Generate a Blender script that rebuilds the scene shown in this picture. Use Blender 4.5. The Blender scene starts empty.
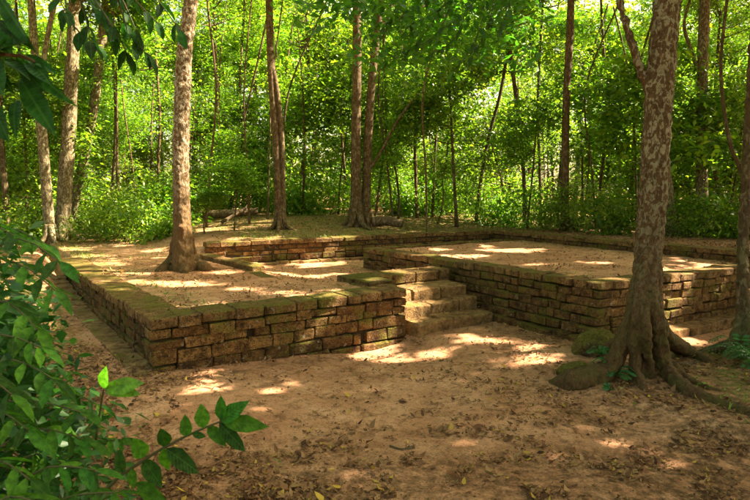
import bpy, bmesh, math, random
import numpy as np
from mathutils import Vector, Matrix
random.seed(7); rng = np.random.default_rng(11)
S = bpy.context.scene
COL = S.collection
# ------------------------------------------------------------------ camera, light, exposure
F, H, HY = 576.0, 1.7, 195.0
TH = math.atan((250 - HY) / F)
cd = bpy.data.cameras.new('camera'); cam = bpy.data.objects.new('camera', cd); COL.objects.link(cam)
cd.sensor_width = 36; cd.lens = F / 750 * 36; cd.clip_end = 600; cd.clip_start = 0.05
cam.location = (0, 0, H); cam.rotation_euler = (math.pi / 2 - TH, 0, 0)
cd.dof.use_dof = True; cd.dof.focus_distance = 7.0; cd.dof.aperture_fstop = 8.0
S.camera = cam
SUN_EL, SUN_AZ = math.radians(47), math.radians(14)      # azimuth measured from +X towards +Y
sdir = Vector((math.cos(SUN_EL) * math.cos(SUN_AZ), math.cos(SUN_EL) * math.sin(SUN_AZ), math.sin(SUN_EL)))
ld = bpy.data.lights.new('sun', 'SUN'); ld.energy = 5.0; ld.angle = math.radians(0.5); ld.color = (1, .86, .64)
lo = bpy.data.objects.new('sun', ld); COL.objects.link(lo)
lo.rotation_euler = sdir.to_track_quat('Z', 'Y').to_euler()
W = bpy.data.worlds.new('World'); S.world = W; W.use_nodes = True
wn = W.node_tree; sky = wn.nodes.new('ShaderNodeTexSky'); sky.sky_type = 'NISHITA'; sky.sun_disc = False
sky.sun_elevation = SUN_EL; sky.sun_rotation = math.pi / 2 - SUN_AZ; sky.air_density = 1.0; sky.dust_density = 5.0; sky.ozone_density = 0.0
wm = wn.nodes.new('ShaderNodeMix'); wm.data_type = 'RGBA'; wm.blend_type = 'MULTIPLY'; wm.inputs[0].default_value = 1; wm.inputs[7].default_value = (1, .90, .61, 1)   # the photograph's warm white balance, the same all over the sky
wn.links.new(sky.outputs[0], wm.inputs[6]); wn.links.new(wm.outputs[2], wn.nodes['Background'].inputs[0]); wn.nodes['Background'].inputs[1].default_value = 0.088
S.view_settings.view_transform = 'Standard'; S.view_settings.look = 'None'; S.view_settings.exposure = 3.15; S.view_settings.gamma = 1
S.cycles.max_bounces = 8; S.cycles.diffuse_bounces = 4; S.cycles.transmission_bounces = 5; S.cycles.glossy_bounces = 2
S.cycles.use_denoising = True; S.cycles.sample_clamp_indirect = 6

# ------------------------------------------------------------------ frames
FW = np.array([0, math.cos(TH), -math.sin(TH)]); UP = np.array([0, math.sin(TH), math.cos(TH)]); RT = np.array([1., 0, 0])
O0 = np.array([0, 0, H])
def ray(px, py): return RT * (px - 375) / F + UP * (250 - py) / F + FW
def gp(px, py, z=0.0):
    d = ray(px, py); return O0 + d * ((z - H) / d[2])
def dp(px, py, dist): return O0 + ray(px, py) * dist            # point at a given depth
AN = math.radians(35.5)
U = np.array([-math.sin(AN), math.cos(AN)]); V = np.array([math.cos(AN), math.sin(AN)])
PC = gp(150, 320, .58)[:2]
def LW(v, u, z): p = PC + v * V + u * U; return np.array([p[0], p[1], z])
def loc(x, y): dx, dy = x - PC[0], y - PC[1]; return dx * V[0] + dy * V[1], dx * U[0] + dy * U[1]

# ------------------------------------------------------------------ noise
_perm = np.random.default_rng(5).random((256, 256))
def vn(x, y):
    xi, yi = np.floor(x).astype(int), np.floor(y).astype(int); fx, fy = x - xi, y - yi
    fx = fx * fx * (3 - 2 * fx); fy = fy * fy * (3 - 2 * fy)
    g = lambda a, b: _perm[a & 255, b & 255]
    return (g(xi, yi) * (1 - fx) + g(xi + 1, yi) * fx) * (1 - fy) + (g(xi, yi + 1) * (1 - fx) + g(xi + 1, yi + 1) * fx) * fy - .5
def fbm(x, y, s, o=4):
    r = 0; a = 1
    for i in range(o): r = r + a * vn(x * s + 17.3 * i, y * s + 9.1 * i); s *= 2.07; a *= .5
    return r
def ss(a, b, x): t = np.clip((x - a) / (b - a), 0, 1); return t * t * (3 - 2 * t)
def st(x, w=.10): return np.clip(x / w + .5, 0, 1)
def bwl(v): return 5.25 + (v - 2.5) * (4.25 - 5.25) / 6.4         # back wall line u(v)
def pwl(u): return 9.0 + (u - 4.35) * (9.0 - 8.2) / (4.35 + 1.44)   # side wall line v(u)
def rfl(v): return -1.60 - .10 * (v - 4.45)                         # right platform front u(v)
def height(v, u):
    v = np.asarray(v, float); u = np.asarray(u, float)
    g = .0 + .06 * ss(1.5, 0, v) * ss(-2.5, 0, u) - .07 * np.exp(-((v - 2.45) ** 2 / .35 + (u + .2) ** 2 / .6)) + .05 * ss(2.85, 3.2, v) * ss(5.5, 4.4, v)
    left = ss(.3, -.2, v); g = g + left * .5 * ss(2.5, 9.5, u) + .10 * ss(-3, -9, v)
    g = g + .06 * ss(5, 12, v) * ss(0, -3, u)
    g = g + .05 * fbm(v, u, .35, 3)
    hin = .565 + .05 * ss(5, 11, u) - .23 * ss(1.9, 3.4, v) * ss(.9, 2.2, u)
    m = st(v - .2) * st(u - .2) * (1 - st(v - 2.85) * (1 - st(u - 1.05)))
    late = ss(6.5, 8.5, u) * ss(1, -1, v)
    h = g * (1 - m) + hin * m
    h = h * (1 - late) + np.maximum(h, .56) * late
    mr = st(v - 4.72 - .30 * (u + 1.6) / 5.15) * st(u - rfl(v) - .2) * st(3.4 - u)
    h = h * (1 - mr) + .685 * mr
    b1 = st(u - bwl(v) - .12) * ss(1.9, 2.5, v) + (1 - ss(1.9, 2.5, v)) * ss(1.9, 4.2, v + (u - 5.3) * .5) * ss(5.6, 9, u); b2 = st(v - pwl(u) - .12)
    mb = np.maximum(b1, b2)
    hb = .60 + .21 * ss(1.6, 3.2, v) + .30 * ss(5.3, 9.0, u) * ss(2, 5.5, v) - .04 * ss(2, 8, v - 8.5)
    h = h * (1 - mb) + hb * mb
    far = ss(14, 60, np.hypot(v - 4, u - 3)); h = h + far * 1.0 * fbm(v, u, .05, 2)
    return h
def gh(x, y): v, u = loc(x, y); return float(height(v, u) + .012 * fbm(np.array(v), np.array(u), 2.3, 3))

# ------------------------------------------------------------------ mesh helpers
def mesh_np(name, verts, faces, smooth=False):
    verts = np.asarray(verts, np.float32); me = bpy.data.meshes.new(name)
    if isinstance(faces, np.ndarray):
        n, k = faces.shape; me.vertices.add(len(verts)); me.vertices.foreach_set('co', verts.ravel())
        me.loops.add(n * k); me.loops.foreach_set('vertex_index', faces.astype(np.int32).ravel())
        me.polygons.add(n); me.polygons.foreach_set('loop_start', np.arange(0, n * k, k, dtype=np.int32))
        me.polygons.foreach_set('loop_total', np.full(n, k, np.int32)); me.update(calc_edges=True)
    else: me.from_pydata(verts.tolist(), [], faces)
    if smooth: me.polygons.foreach_set('use_smooth', np.ones(len(me.polygons), bool))
    me.update(); return me
def obj(name, me, mat=None, parent=None, label=None, cat=None, group=None, kind=None):
    o = bpy.data.objects.new(name, me); COL.objects.link(o)
    if me and mat and not me.materials: me.materials.append(mat)
    if parent: o.parent = parent
    if label: o['label'] = label
    if cat: o['category'] = cat
    if group: o['group'] = group
    if kind: o['kind'] = kind
    return o
def thing(name, label, cat, loc=(0, 0, 0), group=None):
    o = obj(name, None, None, None, label, cat, group); o.location = loc; return o
class MB:
    def __init__(s): s.v = []; s.f = []; s.n = 0
    def add(s, v, f):
        s.v.append(np.asarray(v, float)); s.f += [tuple(i + s.n for i in q) for q in f]; s.n += len(v)
    def tube(s, pts, rad, sides=8, wob=0.0, cap=True, seed=0):
        pts = np.asarray(pts, float); n = len(pts); r = np.random.default_rng(seed)
        t = np.gradient(pts, axis=0); t /= np.linalg.norm(t, axis=1)[:, None] + 1e-9
        ref = np.array([1., 0, 0]) if abs(t[0][0]) < .8 else np.array([0, 1., 0])
        vs = []; ang = np.linspace(0, 2 * math.pi, sides, endpoint=False); ph = r.random() * 6
        for i in range(n):
            a = ref - t[i] * (ref @ t[i]); a /= np.linalg.norm(a); b = np.cross(t[i], a); ref = a
            rr = rad[i] * (1 + wob * (np.sin(ang * 3 + ph + i * .15) * .6 + np.sin(ang * 2 - ph + i * .4) * .5 + r.normal(0, .25, sides)))
            vs.append(pts[i] + np.outer(np.cos(ang) * rr, a) + np.outer(np.sin(ang) * rr, b))
        f = [(i * sides + j, i * sides + (j + 1) % sides, (i + 1) * sides + (j + 1) % sides, (i + 1) * sides + j) for i in range(n - 1) for j in range(sides)]
        if cap: f += [tuple(range(sides))[::-1], tuple((n - 1) * sides + j for j in range(sides))]
        s.add(np.concatenate(vs), f)
    def mesh(s, name, smooth=True): return mesh_np(name, np.concatenate(s.v), s.f, smooth)
def smoothpath(ctrl, n):
    c = np.asarray(ctrl, float); m = len(c); out = []
    for t in np.linspace(0, m - 1, n):
        i = min(int(t), m - 2); f = t - i; p0 = c[max(i - 1, 0)]; p1 = c[i]; p2 = c[i + 1]; p3 = c[min(i + 2, m - 1)]
        out.append(.5 * ((2 * p1) + (p2 - p0) * f + (2 * p0 - 5 * p1 + 4 * p2 - p3) * f * f + (3 * p1 - p0 - 3 * p2 + p3) * f ** 3))
    return np.array(out)

# ------------------------------------------------------------------ materials
class NT:
    def __init__(s, name):
        s.m = bpy.data.materials.new(name); s.m.use_nodes = True; s.t = s.m.node_tree; s.b = s.t.nodes['Principled BSDF']; s.out = s.t.nodes['Material Output']
    def n(s, typ, **k):
        x = s.t.nodes.new('ShaderNode' + typ)
        for a, b in k.items(): setattr(x, a, b)
        return x
    def L(s, a, b): s.t.links.new(a, b)
    def co(s, kind='Object'): return s.n('TexCoord').outputs[kind] if kind != 'World' else s.n('NewGeometry').outputs['Position']
    def noise(s, scale, co, detail=5, rough=.6, dist=0):
        x = s.n('TexNoise'); x.inputs['Scale'].default_value = scale; x.inputs['Detail'].default_value = detail
        x.inputs['Roughness'].default_value = rough; x.inputs['Distortion'].default_value = dist; s.L(co, x.inputs['Vector']); return x.outputs['Fac']
    def ramp(s, fac, stops):
        x = s.n('ValToRGB'); e = x.color_ramp.elements
        while len(e) < len(stops): e.new(.5)
        for i, (p, c) in enumerate(stops): e[i].position = p; e[i].color = (*c, 1) if len(c) == 3 else c
        s.L(fac, x.inputs[0]); return x.outputs[0]
    def mr(s, fac, a, b, c=0, d=1):
        x = s.n('MapRange'); s.L(fac, x.inputs[0])
        for i, q in enumerate((a, b, c, d)): x.inputs[i + 1].default_value = q
        return x.outputs[0]
    def mix(s, fac, a, b, mode='MIX'):
        x = s.n('Mix', data_type='RGBA', blend_type=mode)
        for sock, q in ((x.inputs[0], fac), (x.inputs[6], a), (x.inputs[7], b)):
            if isinstance(q, (int, float)): sock.default_value = q
            elif isinstance(q, tuple): sock.default_value = (*q, 1)
            else: s.L(q, sock)
        return x.outputs[2]
    def math(s, op, a, b=0.0):
        x = s.n('Math', operation=op)
        for i, q in enumerate((a, b)):
            if isinstance(q, (int, float)): x.inputs[i].default_value = q
            else: s.L(q, x.inputs[i])
        return x.outputs[0]
    def bump(s, h, strength=.5, dist=.02, prev=None):
        x = s.n('Bump'); x.inputs['Strength'].default_value = strength; x.inputs['Distance'].default_value = dist; s.L(h, x.inputs['Height'])
        if prev: s.L(prev, x.inputs['Normal'])
        return x.outputs[0]
    def fin(s, col, rough=.9, normal=None, spec=.2):
        s.L(col, s.b.inputs['Base Color']) if not isinstance(col, tuple) else setattr(s.b.inputs['Base Color'], 'default_value', (*col, 1))
        s.b.inputs['Roughness'].default_value = rough; s.b.inputs['Specular IOR Level'].default_value = spec
        if normal: s.L(normal, s.b.inputs['Normal'])
        return s.m

def mat_stone(name, cols, moss=.5, mot=.75, pits=.7, mosscol=((.045, .046, .008), (.165, .145, .022))):
    k = NT(name); P = k.co('World'); O = k.co('Object')
    rnd = k.n('ObjectInfo').outputs['Random']
    add = k.n('VectorMath', operation='MULTIPLY_ADD'); comb = k.n('CombineXYZ')
    for i in range(3): k.L(rnd, comb.inputs[i])
    k.L(comb.outputs[0], add.inputs[0]); add.inputs[1].default_value = (7.3, 3.1, 5.7); k.L(P, add.inputs[2]); Q = add.outputs[0]
    base = k.mix(.45, k.ramp(rnd, [(0, cols[0]), (.35, cols[1]), (.7, cols[2]), (1, cols[3])]), cols[1])
    n1 = k.noise(9, Q, 6, .65); n2 = k.noise(46, Q, 4, .7); n3 = k.noise(2.6, P, 5, .6)
    c = k.mix(k.mr(n1, .3, .7), k.mix(1.0, base, (.30, .28, .26), 'MULTIPLY'), k.mix(1.0, base, (1.7, 1.6, 1.45), 'MULTIPLY'))
    c = k.mix(k.math('MULTIPLY', k.mr(k.noise(24, P, 5, .75, .6), .50, .62), mot), c, (.028, .018, .009))
    vo = k.n('TexVoronoi'); vo.inputs['Scale'].default_value = 60; k.L(Q, vo.inputs['Vector'])
    pit = k.mr(vo.outputs['Distance'], .1, .45)
    c = k.mix(k.math('MULTIPLY', k.math('SUBTRACT', 1.0, pit), pits), c, (.02, .012, .007))  # pit hollows darkened in the colour too, as shade in the crevices
    # lichen
    li = k.mr(k.noise(16, Q, 3, .55), .62, .70); c = k.mix(k.math('MULTIPLY', li, .6), c, (.30, .25, .17))
    nz = k.n('SeparateXYZ'); k.L(k.n('NewGeometry').outputs['Normal'], nz.inputs[0])
    up = k.mr(nz.outputs[2], .2, .9, 0, .20)
    mm = k.math('ADD', k.math('ADD', k.mr(n3, .35, .68, 0, .62), up), k.math('MULTIPLY', k.math('SUBTRACT', n1, .5), 1.1))
    mm = k.mr(mm, .62 - moss * .5, .92 - moss * .5)
    mcol = k.mix(k.mr(n2, .3, .7), mosscol[0], mosscol[1])
    c = k.mix(k.math('MULTIPLY', mm, .85), c, mcol)
    b = k.bump(n1, 1.0, .06); b = k.bump(pit, .8, .012, b); b = k.bump(n2, .9, .02, b)
    return k.fin(c, .92, b, .12)
LAT = [(.10, .050, .018), (.19, .100, .036), (.30, .168, .064), (.17, .107, .043)]
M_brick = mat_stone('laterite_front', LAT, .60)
M_brick_dk = mat_stone('laterite_mossy_dark', [(.065, .036, .015), (.125, .068, .027), (.18, .095, .037), (.11, .066, .028)], .62)
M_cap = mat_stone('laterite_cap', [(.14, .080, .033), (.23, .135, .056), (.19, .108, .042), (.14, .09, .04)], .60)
M_step = mat_stone('laterite_step', [(.22, .13, .06), (.28, .175, .08), (.25, .155, .07), (.20, .13, .055)], .2, .35, .35)
M_core = NT('packed_mortar').fin((.035, .024, .012), .95)

def mat_ground():
    k = NT('sandy_soil'); P = k.co('World')
    at = k.n('Attribute'); at.attribute_name = 'litter_shade_moss'; sep = k.n('SeparateColor'); k.L(at.outputs['Color'], sep.inputs[0])
    n0 = k.noise(.55, P, 4, .6); n1 = k.noise(3.1, P, 6, .65, .4); n2 = k.noise(21, P, 5, .7); n3 = k.noise(130, P, 3, .6)
    c = k.ramp(k.math('ADD', k.math('MULTIPLY', n0, .45), k.math('MULTIPLY', n1, .55)), [(.30, (.23, .092, .045)), (.44, (.40, .18, .090)), (.57, (.54, .28, .155)), (.72, (.63, .37, .225))])
    d = k.mr(n2, .52, .68); c = k.mix(k.math('MULTIPLY', d, .55), c, (.13, .062, .03))
    c = k.mix(k.math('MULTIPLY', k.mr(n3, .35, .75), .35), c, (.52, .36, .22))
    c = k.mix(k.math('MULTIPLY', k.mr(k.noise(70, P, 3, .5), .60, .70), .7), c, (.05, .028, .014))
    c = k.mix(k.math('MULTIPLY', k.mr(k.noise(8, P, 6, .75, .8), .52, .60), .55), c, (.12, .055, .026))
    vg = k.n('TexVoronoi'); vg.inputs['Scale'].default_value = 34; k.L(P, vg.inputs['Vector']); c = k.mix(k.math('MULTIPLY', k.mr(vg.outputs['Distance'], .22, .12), .55), c, (.10, .055, .03))
    lit = k.math('MULTIPLY', sep.outputs[0], k.mr(k.noise(14, P, 5, .7), .35, .6))       # humus under litter, plus shade by the big tree coloured in
    c = k.mix(k.math('MULTIPLY', lit, .85), c, (.065, .036, .017))
    g = k.math('MULTIPLY', sep.outputs[1], k.mr(k.noise(7, P, 5, .7), .38, .58))
    c = k.mix(k.math('MULTIPLY', g, .85), c, k.mix(k.mr(n2, .3, .7), (.05, .075, .012), (.13, .15, .028)))
    b = k.bump(n1, .6, .06); b = k.bump(n2, .9, .035, b); b = k.bump(n3, .5, .006, b)
    return k.fin(c, .95, b, .1)
M_ground = mat_ground()

def mat_leaf(name, cols, trans=.5, gloss=.35, rough=.5, tmul=(1.7, 1.9, .9), island=True, spec=.5):
    k = NT(name); r = k.n('NewGeometry').outputs['Random Per Island'] if island else k.n('ObjectInfo').outputs['Random']
    oi = k.n('ObjectInfo').outputs['Random']
    c = k.ramp(r, [(i / (len(cols) - 1), q) for i, q in enumerate(cols)])
    hsv = k.n('HueSaturation'); k.L(c, hsv.inputs['Color']); k.L(k.mr(oi, 0, 1, .485, .512), hsv.inputs['Hue']); k.L(k.mr(oi, 0, 1, .8, 1.25), hsv.inputs['Value']); c = hsv.outputs[0]
    k.fin(c, rough, None, spec)
    tr = k.n('BsdfTranslucent'); k.L(k.mix(1.0, c, tmul, 'MULTIPLY'), tr.inputs[0])
    mx = k.n('MixShader'); mx.inputs[0].default_value = trans; k.L(k.b.outputs[0], mx.inputs[1]); k.L(tr.outputs[0], mx.inputs[2]); k.L(mx.outputs[0], k.out.inputs[0])
    return k.m
M_canopy = mat_leaf('canopy_leaf', [(.045, .115, .007), (.085, .175, .009), (.14, .23, .011), (.20, .27, .014)], .5)
M_under = mat_leaf('understory_leaf', [(.033, .085, .008), (.065, .14, .010), (.12, .198, .012), (.195, .255, .016)], .52)
M_shrub = mat_leaf('shrub_leaf', [(.035, .10, .008), (.075, .165, .010), (.14, .23, .014), (.22, .28, .025)], .5)
M_far = mat_leaf('far_leaf', [(.06, .12, .008), (.11, .18, .010), (.18, .24, .012), (.25, .285, .016)], .5)
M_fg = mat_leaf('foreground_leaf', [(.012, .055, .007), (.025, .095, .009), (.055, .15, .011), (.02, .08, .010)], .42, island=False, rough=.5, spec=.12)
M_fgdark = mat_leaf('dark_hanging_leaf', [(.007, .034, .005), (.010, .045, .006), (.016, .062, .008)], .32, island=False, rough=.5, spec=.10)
M_young = mat_leaf('young_leaf', [(.10, .30, .02), (.13, .34, .02)], .45, island=False)
M_fern = mat_leaf('fern_leaf', [(.02, .085, .022), (.03, .11, .026), (.04, .13, .028)], .4)
M_litter = mat_leaf('dead_leaf', [(.04, .02, .010), (.09, .042, .018), (.17, .08, .034), (.24, .13, .055), (.06, .032, .016), (.34, .20, .09), (.13, .065, .03), (.30, .18, .08), (.11, .055, .026), (.20, .10, .045), (.46, .33, .05)], .15, tmul=(1, 1, 1), rough=.8, spec=.15)
M_grass = mat_leaf('grass_blade', [(.06, .11, .014), (.10, .16, .02), (.16, .19, .03)], .4)

def leafveins(m):
    t = m.node_tree; L = t.links.new; b = t.nodes['Principled BSDF']; src = b.inputs['Base Color'].links[0].from_socket
    tc = t.nodes.new('ShaderNodeTexCoord'); sp = t.nodes.new('ShaderNodeSeparateXYZ'); L(tc.outputs['Object'], sp.inputs[0])
    def M(op, a, b_=0.0):
        x = t.nodes.new('ShaderNodeMath'); x.operation = op
        for i, q in enumerate((a, b_)):
            if isinstance(q, (int, float)): x.inputs[i].default_value = q
            else: L(q, x.inputs[i])
        return x.outputs[0]
    ay = M('ABSOLUTE', sp.outputs[1]); ph = M('MULTIPLY', M('SUBTRACT', sp.outputs[0], M('MULTIPLY', ay, .9)), 62.0)
    side = M('GREATER_THAN', M('SINE', ph), .86); mid = M('LESS_THAN', ay, .012); vein = M('MAXIMUM', M('MULTIPLY', side, .45), mid)
    nz = t.nodes.new('ShaderNodeTexNoise'); nz.inputs['Scale'].default_value = 5; L(tc.outputs['Object'], nz.inputs['Vector'])
    mx = t.nodes.new('ShaderNodeMix'); mx.data_type = 'RGBA'; mx.blend_type = 'MULTIPLY'; mx.inputs[0].default_value = 1; L(src, mx.inputs[6])
    rp = t.nodes.new('ShaderNodeValToRGB'); rp.color_ramp.elements[0].position = .35; rp.color_ramp.elements[0].color = (.6, .62, .5, 1); rp.color_ramp.elements[1].position = .65; rp.color_ramp.elements[1].color = (1.35, 1.25, 1.1, 1); L(nz.outputs['Fac'], rp.inputs[0]); L(rp.outputs[0], mx.inputs[7])
    m2 = t.nodes.new('ShaderNodeMix'); m2.data_type = 'RGBA'; L(M('MULTIPLY', vein, .28), m2.inputs[0]); L(mx.outputs[2], m2.inputs[6]); m2.inputs[7].default_value = (.07, .17, .03, 1)
    for l in list(src.links):
        if l.to_node not in (mx,): s_ = l.to_socket; L(m2.outputs[2], s_)
    bp = t.nodes.new('ShaderNodeBump'); bp.inputs['Strength'].default_value = .5; bp.inputs['Distance'].default_value = .002; L(M('SUBTRACT', 1.0, M('ABSOLUTE', M('SINE', M('MULTIPLY', ph, .5)))), bp.inputs['Height']); L(bp.outputs[0], b.inputs['Normal'])
for m_ in (M_fg, M_fgdark, M_young): leafveins(m_)

def mat_bark(name, c1, c2, patch, pamt=.5, scale=1.0, lower=None, moss=.3, vert=1.0):
    k = NT(name); P = k.co('World'); mp = k.n('Mapping'); mp.inputs['Scale'].default_value = (1, 1, .35 * vert); k.L(P, mp.inputs[0]); Q = mp.outputs[0]
    n1 = k.noise(14 * scale, Q, 6, .7); n2 = k.noise(60 * scale, Q, 4, .7); mp2 = k.n('Mapping'); mp2.inputs['Scale'].default_value = (1, 1, .55); k.L(P, mp2.inputs[0]); n3 = k.noise(15 * scale, mp2.outputs[0], 4, .6, .6)
    c = k.mix(k.mr(n1, .32, .68), c1, c2)
    c = k.mix(k.math('MULTIPLY', k.mr(n2, .5, .75), .5), c, tuple(x * .3 for x in c1))
    pm = k.mr(k.math('ADD', n3, k.math('MULTIPLY', k.math('SUBTRACT', n2, .5), .18)), .59 - pamt * .2, .645 - pamt * .2)
    sp = k.n('SeparateXYZ'); k.L(P, sp.inputs[0]); z = sp.outputs[2]
    c = k.mix(k.math('MULTIPLY', k.mr(k.noise(38 * scale, Q, 3, .6), .52, .66), .6), c, tuple(x * .25 for x in c1))
    if lower: pm = k.math('MULTIPLY', pm, k.mr(z, lower[0], lower[1]))
    pc = k.mix(k.mr(n1, .35, .65), tuple(x * .7 for x in patch), patch)
    pm = k.math('MULTIPLY', pm, k.mr(k.noise(55 * scale, Q, 4, .75), .34, .50, .25, 1.0)); c = k.mix(k.math('MULTIPLY', pm, .92), c, pc)
    mo = k.math('MULTIPLY', k.mr(k.noise(4, P, 5, .65), .42, .62), k.mr(z, .1, 1.6, 1, .15)); c = k.mix(k.math('MULTIPLY', mo, moss), c, (.06, .075, .014))
    b = k.bump(n1, .7, .03); b = k.bump(n2, .6, .012, b); b = k.bump(pm, .3, .008, b)
    return k.fin(c, .9, b, .15)
M_barkbig = mat_bark('mottled_bark', (.055, .030, .013), (.125, .070, .030), (.29, .25, .15), .46, 2.0, (.5, 2.1), .45)
M_barkmid = mat_bark('pale_patch_bark', (.075, .040, .016), (.16, .090, .038), (.38, .34, .24), .52, 2.2, (1.2, 2.5), .35)
M_barkback = mat_bark('brown_bark', (.055, .032, .014), (.12, .072, .034), (.20, .15, .085), .35, 1.4, None, .4)
M_barkpale = mat_bark('pale_bark', (.075, .050, .024), (.155, .11, .055), (.32, .28, .17), .42, 1.7, None, .3)
M_barkdk = mat_bark('dark_bark', (.05, .032, .016), (.10, .065, .03), (.17, .13, .07), .3, 1, None, .6)
M_twig = NT('green_twig').fin((.05, .05, .018), .7)
M_dead = mat_bark('dead_wood', (.06, .038, .02), (.13, .085, .045), (.22, .16, .10), .3, 1, None, .3)
M_rock = mat_stone('mossy_rock', [(.10, .07, .035), (.12, .08, .04), (.13, .09, .05), (.12, .08, .04)], .8)

# ------------------------------------------------------------------ ground sheet
def axis(a, b, fa, fb, d0, d1):
    core = np.arange(a, b, d0); out = [b]; s = d0
    while out[-1] < fb: s *= 1.18; out.append(out[-1] + s)
    o2 = [a]; s = d0
    while o2[-1] > fa: s *= 1.18; o2.append(o2[-1] - s)
    return np.array(o2[::-1][:-1] + list(core) + out)
va = axis(-4.5, 10.4, -220, 220, .045, 0); ua = axis(-6.2, 7.2, -220, 260, .045, 0)
VV, UU = np.meshgrid(va, ua, indexing='ij')
HH = height(VV, UU) + .012 * fbm(VV, UU, 2.3, 3) + .010 * fbm(VV, UU, 9, 3)
HH += .020 * np.abs(fbm(VV + 9, UU, 3.7, 3)) * ss(12, 8, np.hypot(VV, UU)) - .005
XX = PC[0] + VV * V[0] + UU * U[0]; YY = PC[1] + VV * V[1] + UU * U[1]
n1_, n2_ = VV.shape; idx = np.arange(n1_ * n2_).reshape(n1_, n2_)
fq = np.stack([idx[:-1, :-1], idx[1:, :-1], idx[1:, 1:], idx[:-1, 1:]], -1).reshape(-1, 4)
gm = mesh_np('ground', np.stack([XX, YY, HH], -1).reshape(-1, 3), fq, True)
def litter_w(x, y, v, u):
    inside = (v > .1) & (u > .1)
    near = ss(4.3, 3.2, y) * .8 + ss(1.0, 2.6, x) * ss(6.2, 5.4, y) * 1.0 + ss(-.1, -.6, v) * ss(-3, 1, u)  # right-hand term also darkens the soil as shade under the big tree
    back = ss(.2, .6, u - bwl(v)) * ss(2.5, 4, v) * .85 + ss(.1, .4, v - pwl(u)) * .8 + ss(9, 12, u)
    wallb = np.exp(-np.abs(u + .22) / .16) * (v > -.2) * (v < 3) * .8 + np.exp(-np.abs(v - 4.1) / .16) * (u < 0) * (u > -1.7) * .8 + np.exp(-np.abs(v + .42) / .2) * (u > -.3) * .6
    return np.clip(near * (~inside) + back + wallb * (~inside), 0, 1)
def moss_w(x, y, v, u):
    back = ss(.15, .5, u - bwl(v)) * ss(2.3, 4, v) * ss(14, 8, u) * 1.0
    right = ss(2.5, 3.4, x) * ss(6.8, 5.6, y) * .95
    edge = np.exp(-np.abs(v - .55) / .25) * (v > .2) * (u > .2) * .8 + np.exp(-np.abs(v - 4.75) / .2) * (v > 4.6) * .9 + np.exp(-np.abs(v - 8.6) / .25) * .7 * (v < 9) + ss(-.1, -.5, v) * ss(0, 3, u) * .6
    left = ss(3, 6, u) * ss(3, 0, v) * .5 * (v > 0)
    mid = np.exp(-((v - 2.6) ** 2 / .4 + (u - .5) ** 2 / .1)) * .7
    return np.clip(back + right + edge + left + mid, 0, 1)
a = gm.color_attributes.new('litter_shade_moss', 'FLOAT_COLOR', 'POINT')
cc = np.zeros((n1_ * n2_, 4), np.float32)
cc[:, 0] = litter_w(XX, YY, VV, UU).ravel(); cc[:, 1] = moss_w(XX, YY, VV, UU).ravel(); cc[:, 3] = 1
a.data.foreach_set('color', cc.ravel())
obj('ground', gm, M_ground, kind='structure')

# ------------------------------------------------------------------ bricks and walls
def brick_mesh(i, dims=(.30, .22, .10), bev=.013, jit=.006):
    r = random.Random(100 + i); bm = bmesh.new(); bmesh.ops.create_cube(bm, size=1)
    for v in bm.verts: v.co = Vector([c * d for c, d in zip(v.co, dims)]) + Vector([r.uniform(-jit, jit) * 1.3 for _ in range(3)])
    bmesh.ops.bevel(bm, geom=bm.edges[:], offset=bev, segments=1, affect='EDGES', clamp_overlap=True)
    for v in bm.verts: v.co += Vector([r.uniform(-jit, jit) * .7 for _ in range(3)])
    me = bpy.data.meshes.new('brick'); bm.to_mesh(me); bm.free()
    return me
BR = {}
def bricks_for(mat, big=False):
    if big:
        if mat.name + 'b' not in BR:
            BR[mat.name + 'b'] = [brick_mesh(30 + i, (.42, .34, .14), .014, .006) for i in range(8)]
            for m in BR[mat.name + 'b']: m.materials.append(mat)
        return BR[mat.name + 'b']
    if mat.name not in BR:
        BR[mat.name] = [brick_mesh(i, bev=.005 + .008 * random.random(), jit=.004 + .004 * random.random()) for i in range(16)]
        for m in BR[mat.name]: m.materials.append(mat)
    return BR[mat.name]
def brick(parent, c, yaw, dims, mat, name='brick', tilt=.012):
    big = name != 'brick'; me = random.choice(bricks_for(mat, big)); o = obj(name, me, None, parent)
    tilt = tilt * .22 if big else tilt * .8; o.location = tuple(c)
    o.rotation_euler = (random.gauss(0, tilt), random.gauss(0, tilt * .7), yaw + random.gauss(0, .018))
    bd = (.42, .34, .14) if big else (.30, .22, .10); o.scale = tuple(a_ / b_ for a_, b_ in zip(dims, bd)); return o
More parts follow.
